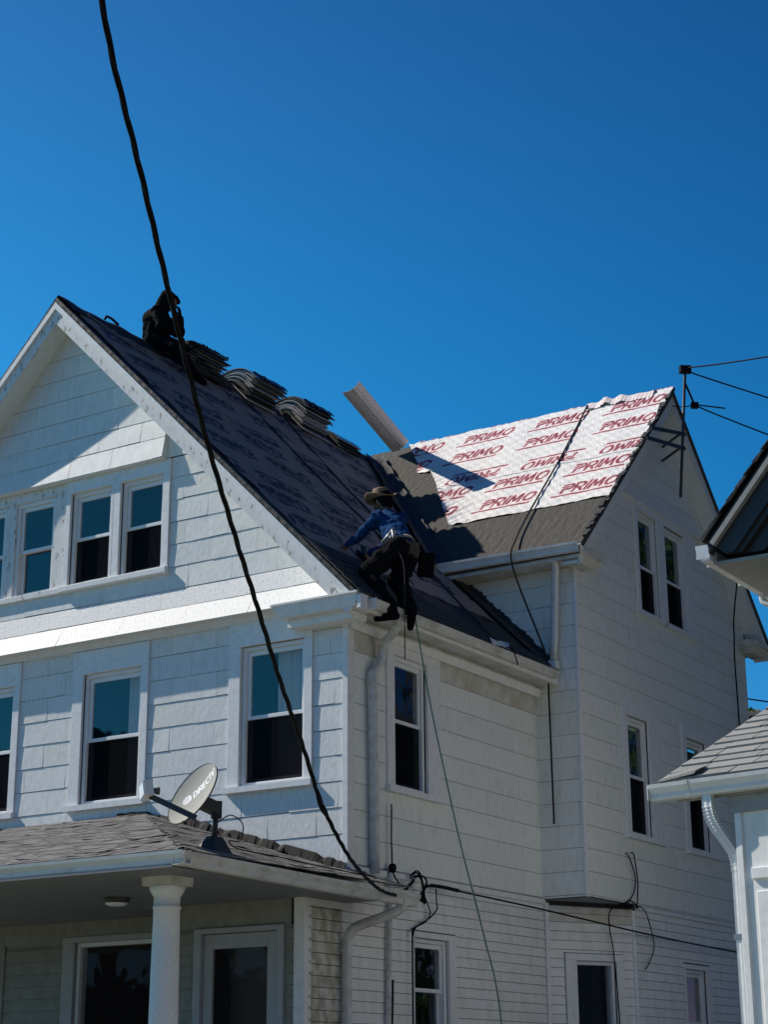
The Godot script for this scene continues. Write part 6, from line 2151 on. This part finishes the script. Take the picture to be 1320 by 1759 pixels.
func sitter() -> void:
	var t := thing("person", Vector3(-4.0, 10.8, -1.6), "person in a black hooded jacket sitting on the ridge, legs stretched along the roof", "person")
	var hip := Vector3(-4.02, 10.9, -1.52)
	var chest := Vector3(-4.0, 11.16, -1.5)
	var neck := Vector3(-3.93, 11.3, -1.53)
	var head := Vector3(-3.86, 11.42, -1.57)
	var shL := Vector3(-3.86, 11.2, -1.36)
	var shR := Vector3(-4.02, 11.26, -1.68)
	var elL := Vector3(-3.76, 10.97, -1.34)
	var haL := Vector3(-3.64, 10.87, -1.5)
	var elR := Vector3(-3.86, 11.06, -1.82)
	var haR := Vector3(-3.76, 11.22, -1.7)
	var hf := Vector3(0.55, -0.2, -0.8)
	var hu := Vector3(0.15, 0.97, -0.1)
	var kA := Vector3(-3.66, 10.7, -1.5)
	var aA := Vector3(-3.56, 10.42, -1.72)
	var kB := Vector3(-3.86, 10.87, -1.98)
	var aB := Vector3(-3.77, 10.64, -2.36)
	var body := [[hip, chest, 0.12, 0.12], [chest, neck, 0.1, 0.055], [neck, head, 0.052, 0.05], [chest, shL, 0.08, 0.05], [chest, shR, 0.08, 0.05], [shL, elL, 0.045, 0.036], [elL, haL, 0.036, 0.025], [shR, elR, 0.045, 0.036], [elR, haR, 0.036, 0.025], [hip, kA, 0.08, 0.05], [kA, aA, 0.05, 0.036], [hip, kB, 0.08, 0.05], [kB, aB, 0.05, 0.036]]
	mi("body", bone_mesh(body + head_bones(head, hf, hu), 0.02, 0.03, 0.0, 1), MT.skin, t)
	mi("hand", bone_mesh([[elL.lerp(haL, 0.8), haL, 0.028, 0.025]] + hand_bones(haL, Vector3(0.5, -0.5, -0.7), Vector3(-0.3, -0.9, 0.3), 1.0, 0.8), 0.008, 0.008, 0.0, 2), MT.black_cloth, t)
	mi("hand", bone_mesh([[elR.lerp(haR, 0.8), haR, 0.028, 0.025]] + hand_bones(haR, Vector3(0.1, 0.9, 0.3), Vector3(-0.5, 0, 0.8), -1.0, 0.8), 0.008, 0.008, 0.0, 3), MT.black_cloth, t)
	mi("jacket", bone_mesh([[hip, chest, 0.16, 0.165], [chest, neck, 0.14, 0.09], [chest, shL, 0.12, 0.078], [chest, shR, 0.12, 0.078], [shL, elL, 0.078, 0.066], [elL, elL.lerp(haL, 0.92), 0.066, 0.045], [shR, elR, 0.078, 0.066], [elR, elR.lerp(haR, 0.92), 0.066, 0.045]], 0.017, 0.045, 0.03, 4), MT.black_cloth, t)
	var f := hf.normalized()
	mi("hood", bone_mesh([[neck + Vector3(0, 0.02, 0), head + Vector3(-0.01, 0.03, 0.01), 0.1, 0.112], [head + Vector3(0, 0.05, 0), head + f * 0.09 + Vector3(0, 0.055, 0), 0.1, 0.055], [head + f * 0.06 + Vector3(0, 0.05, 0), head + f * 0.14 + Vector3(0, 0.04, 0), 0.05, 0.026]], 0.014, 0.03, 0.015, 5), MT.black_cloth, t)
	mi("trousers", bone_mesh([[hip, hip + Vector3(0.1, -0.03, 0), 0.15, 0.14], [hip, kA, 0.12, 0.085], [kA, aA, 0.085, 0.065], [hip, kB, 0.12, 0.085], [kB, aB, 0.085, 0.065]], 0.017, 0.04, 0.026, 6), MT.dark_cloth, t)
	for q in [[aA, Vector3(0.1, -0.13, -0.14)], [aB, Vector3(-0.1, 0.12, -0.24)]]:
		var a: Vector3 = q[0]
		var d: Vector3 = q[1]
		mi("boot", bone_mesh([[a + Vector3(0, 0.05, 0.03), a, 0.056, 0.055], [a + Vector3(0.02, -0.03, 0.02), a + d, 0.05, 0.042]], 0.012, 0.02, 0.0, 7), MT.black_cloth, t)

func _ready() -> void:
	RNG.seed = 4
	set_up()
	materials()
	setting()
	house()
	neighbour()
	far_things()
	roof_things()
	dish()
	cables()
	ropes()
	roofer()
	sitter()
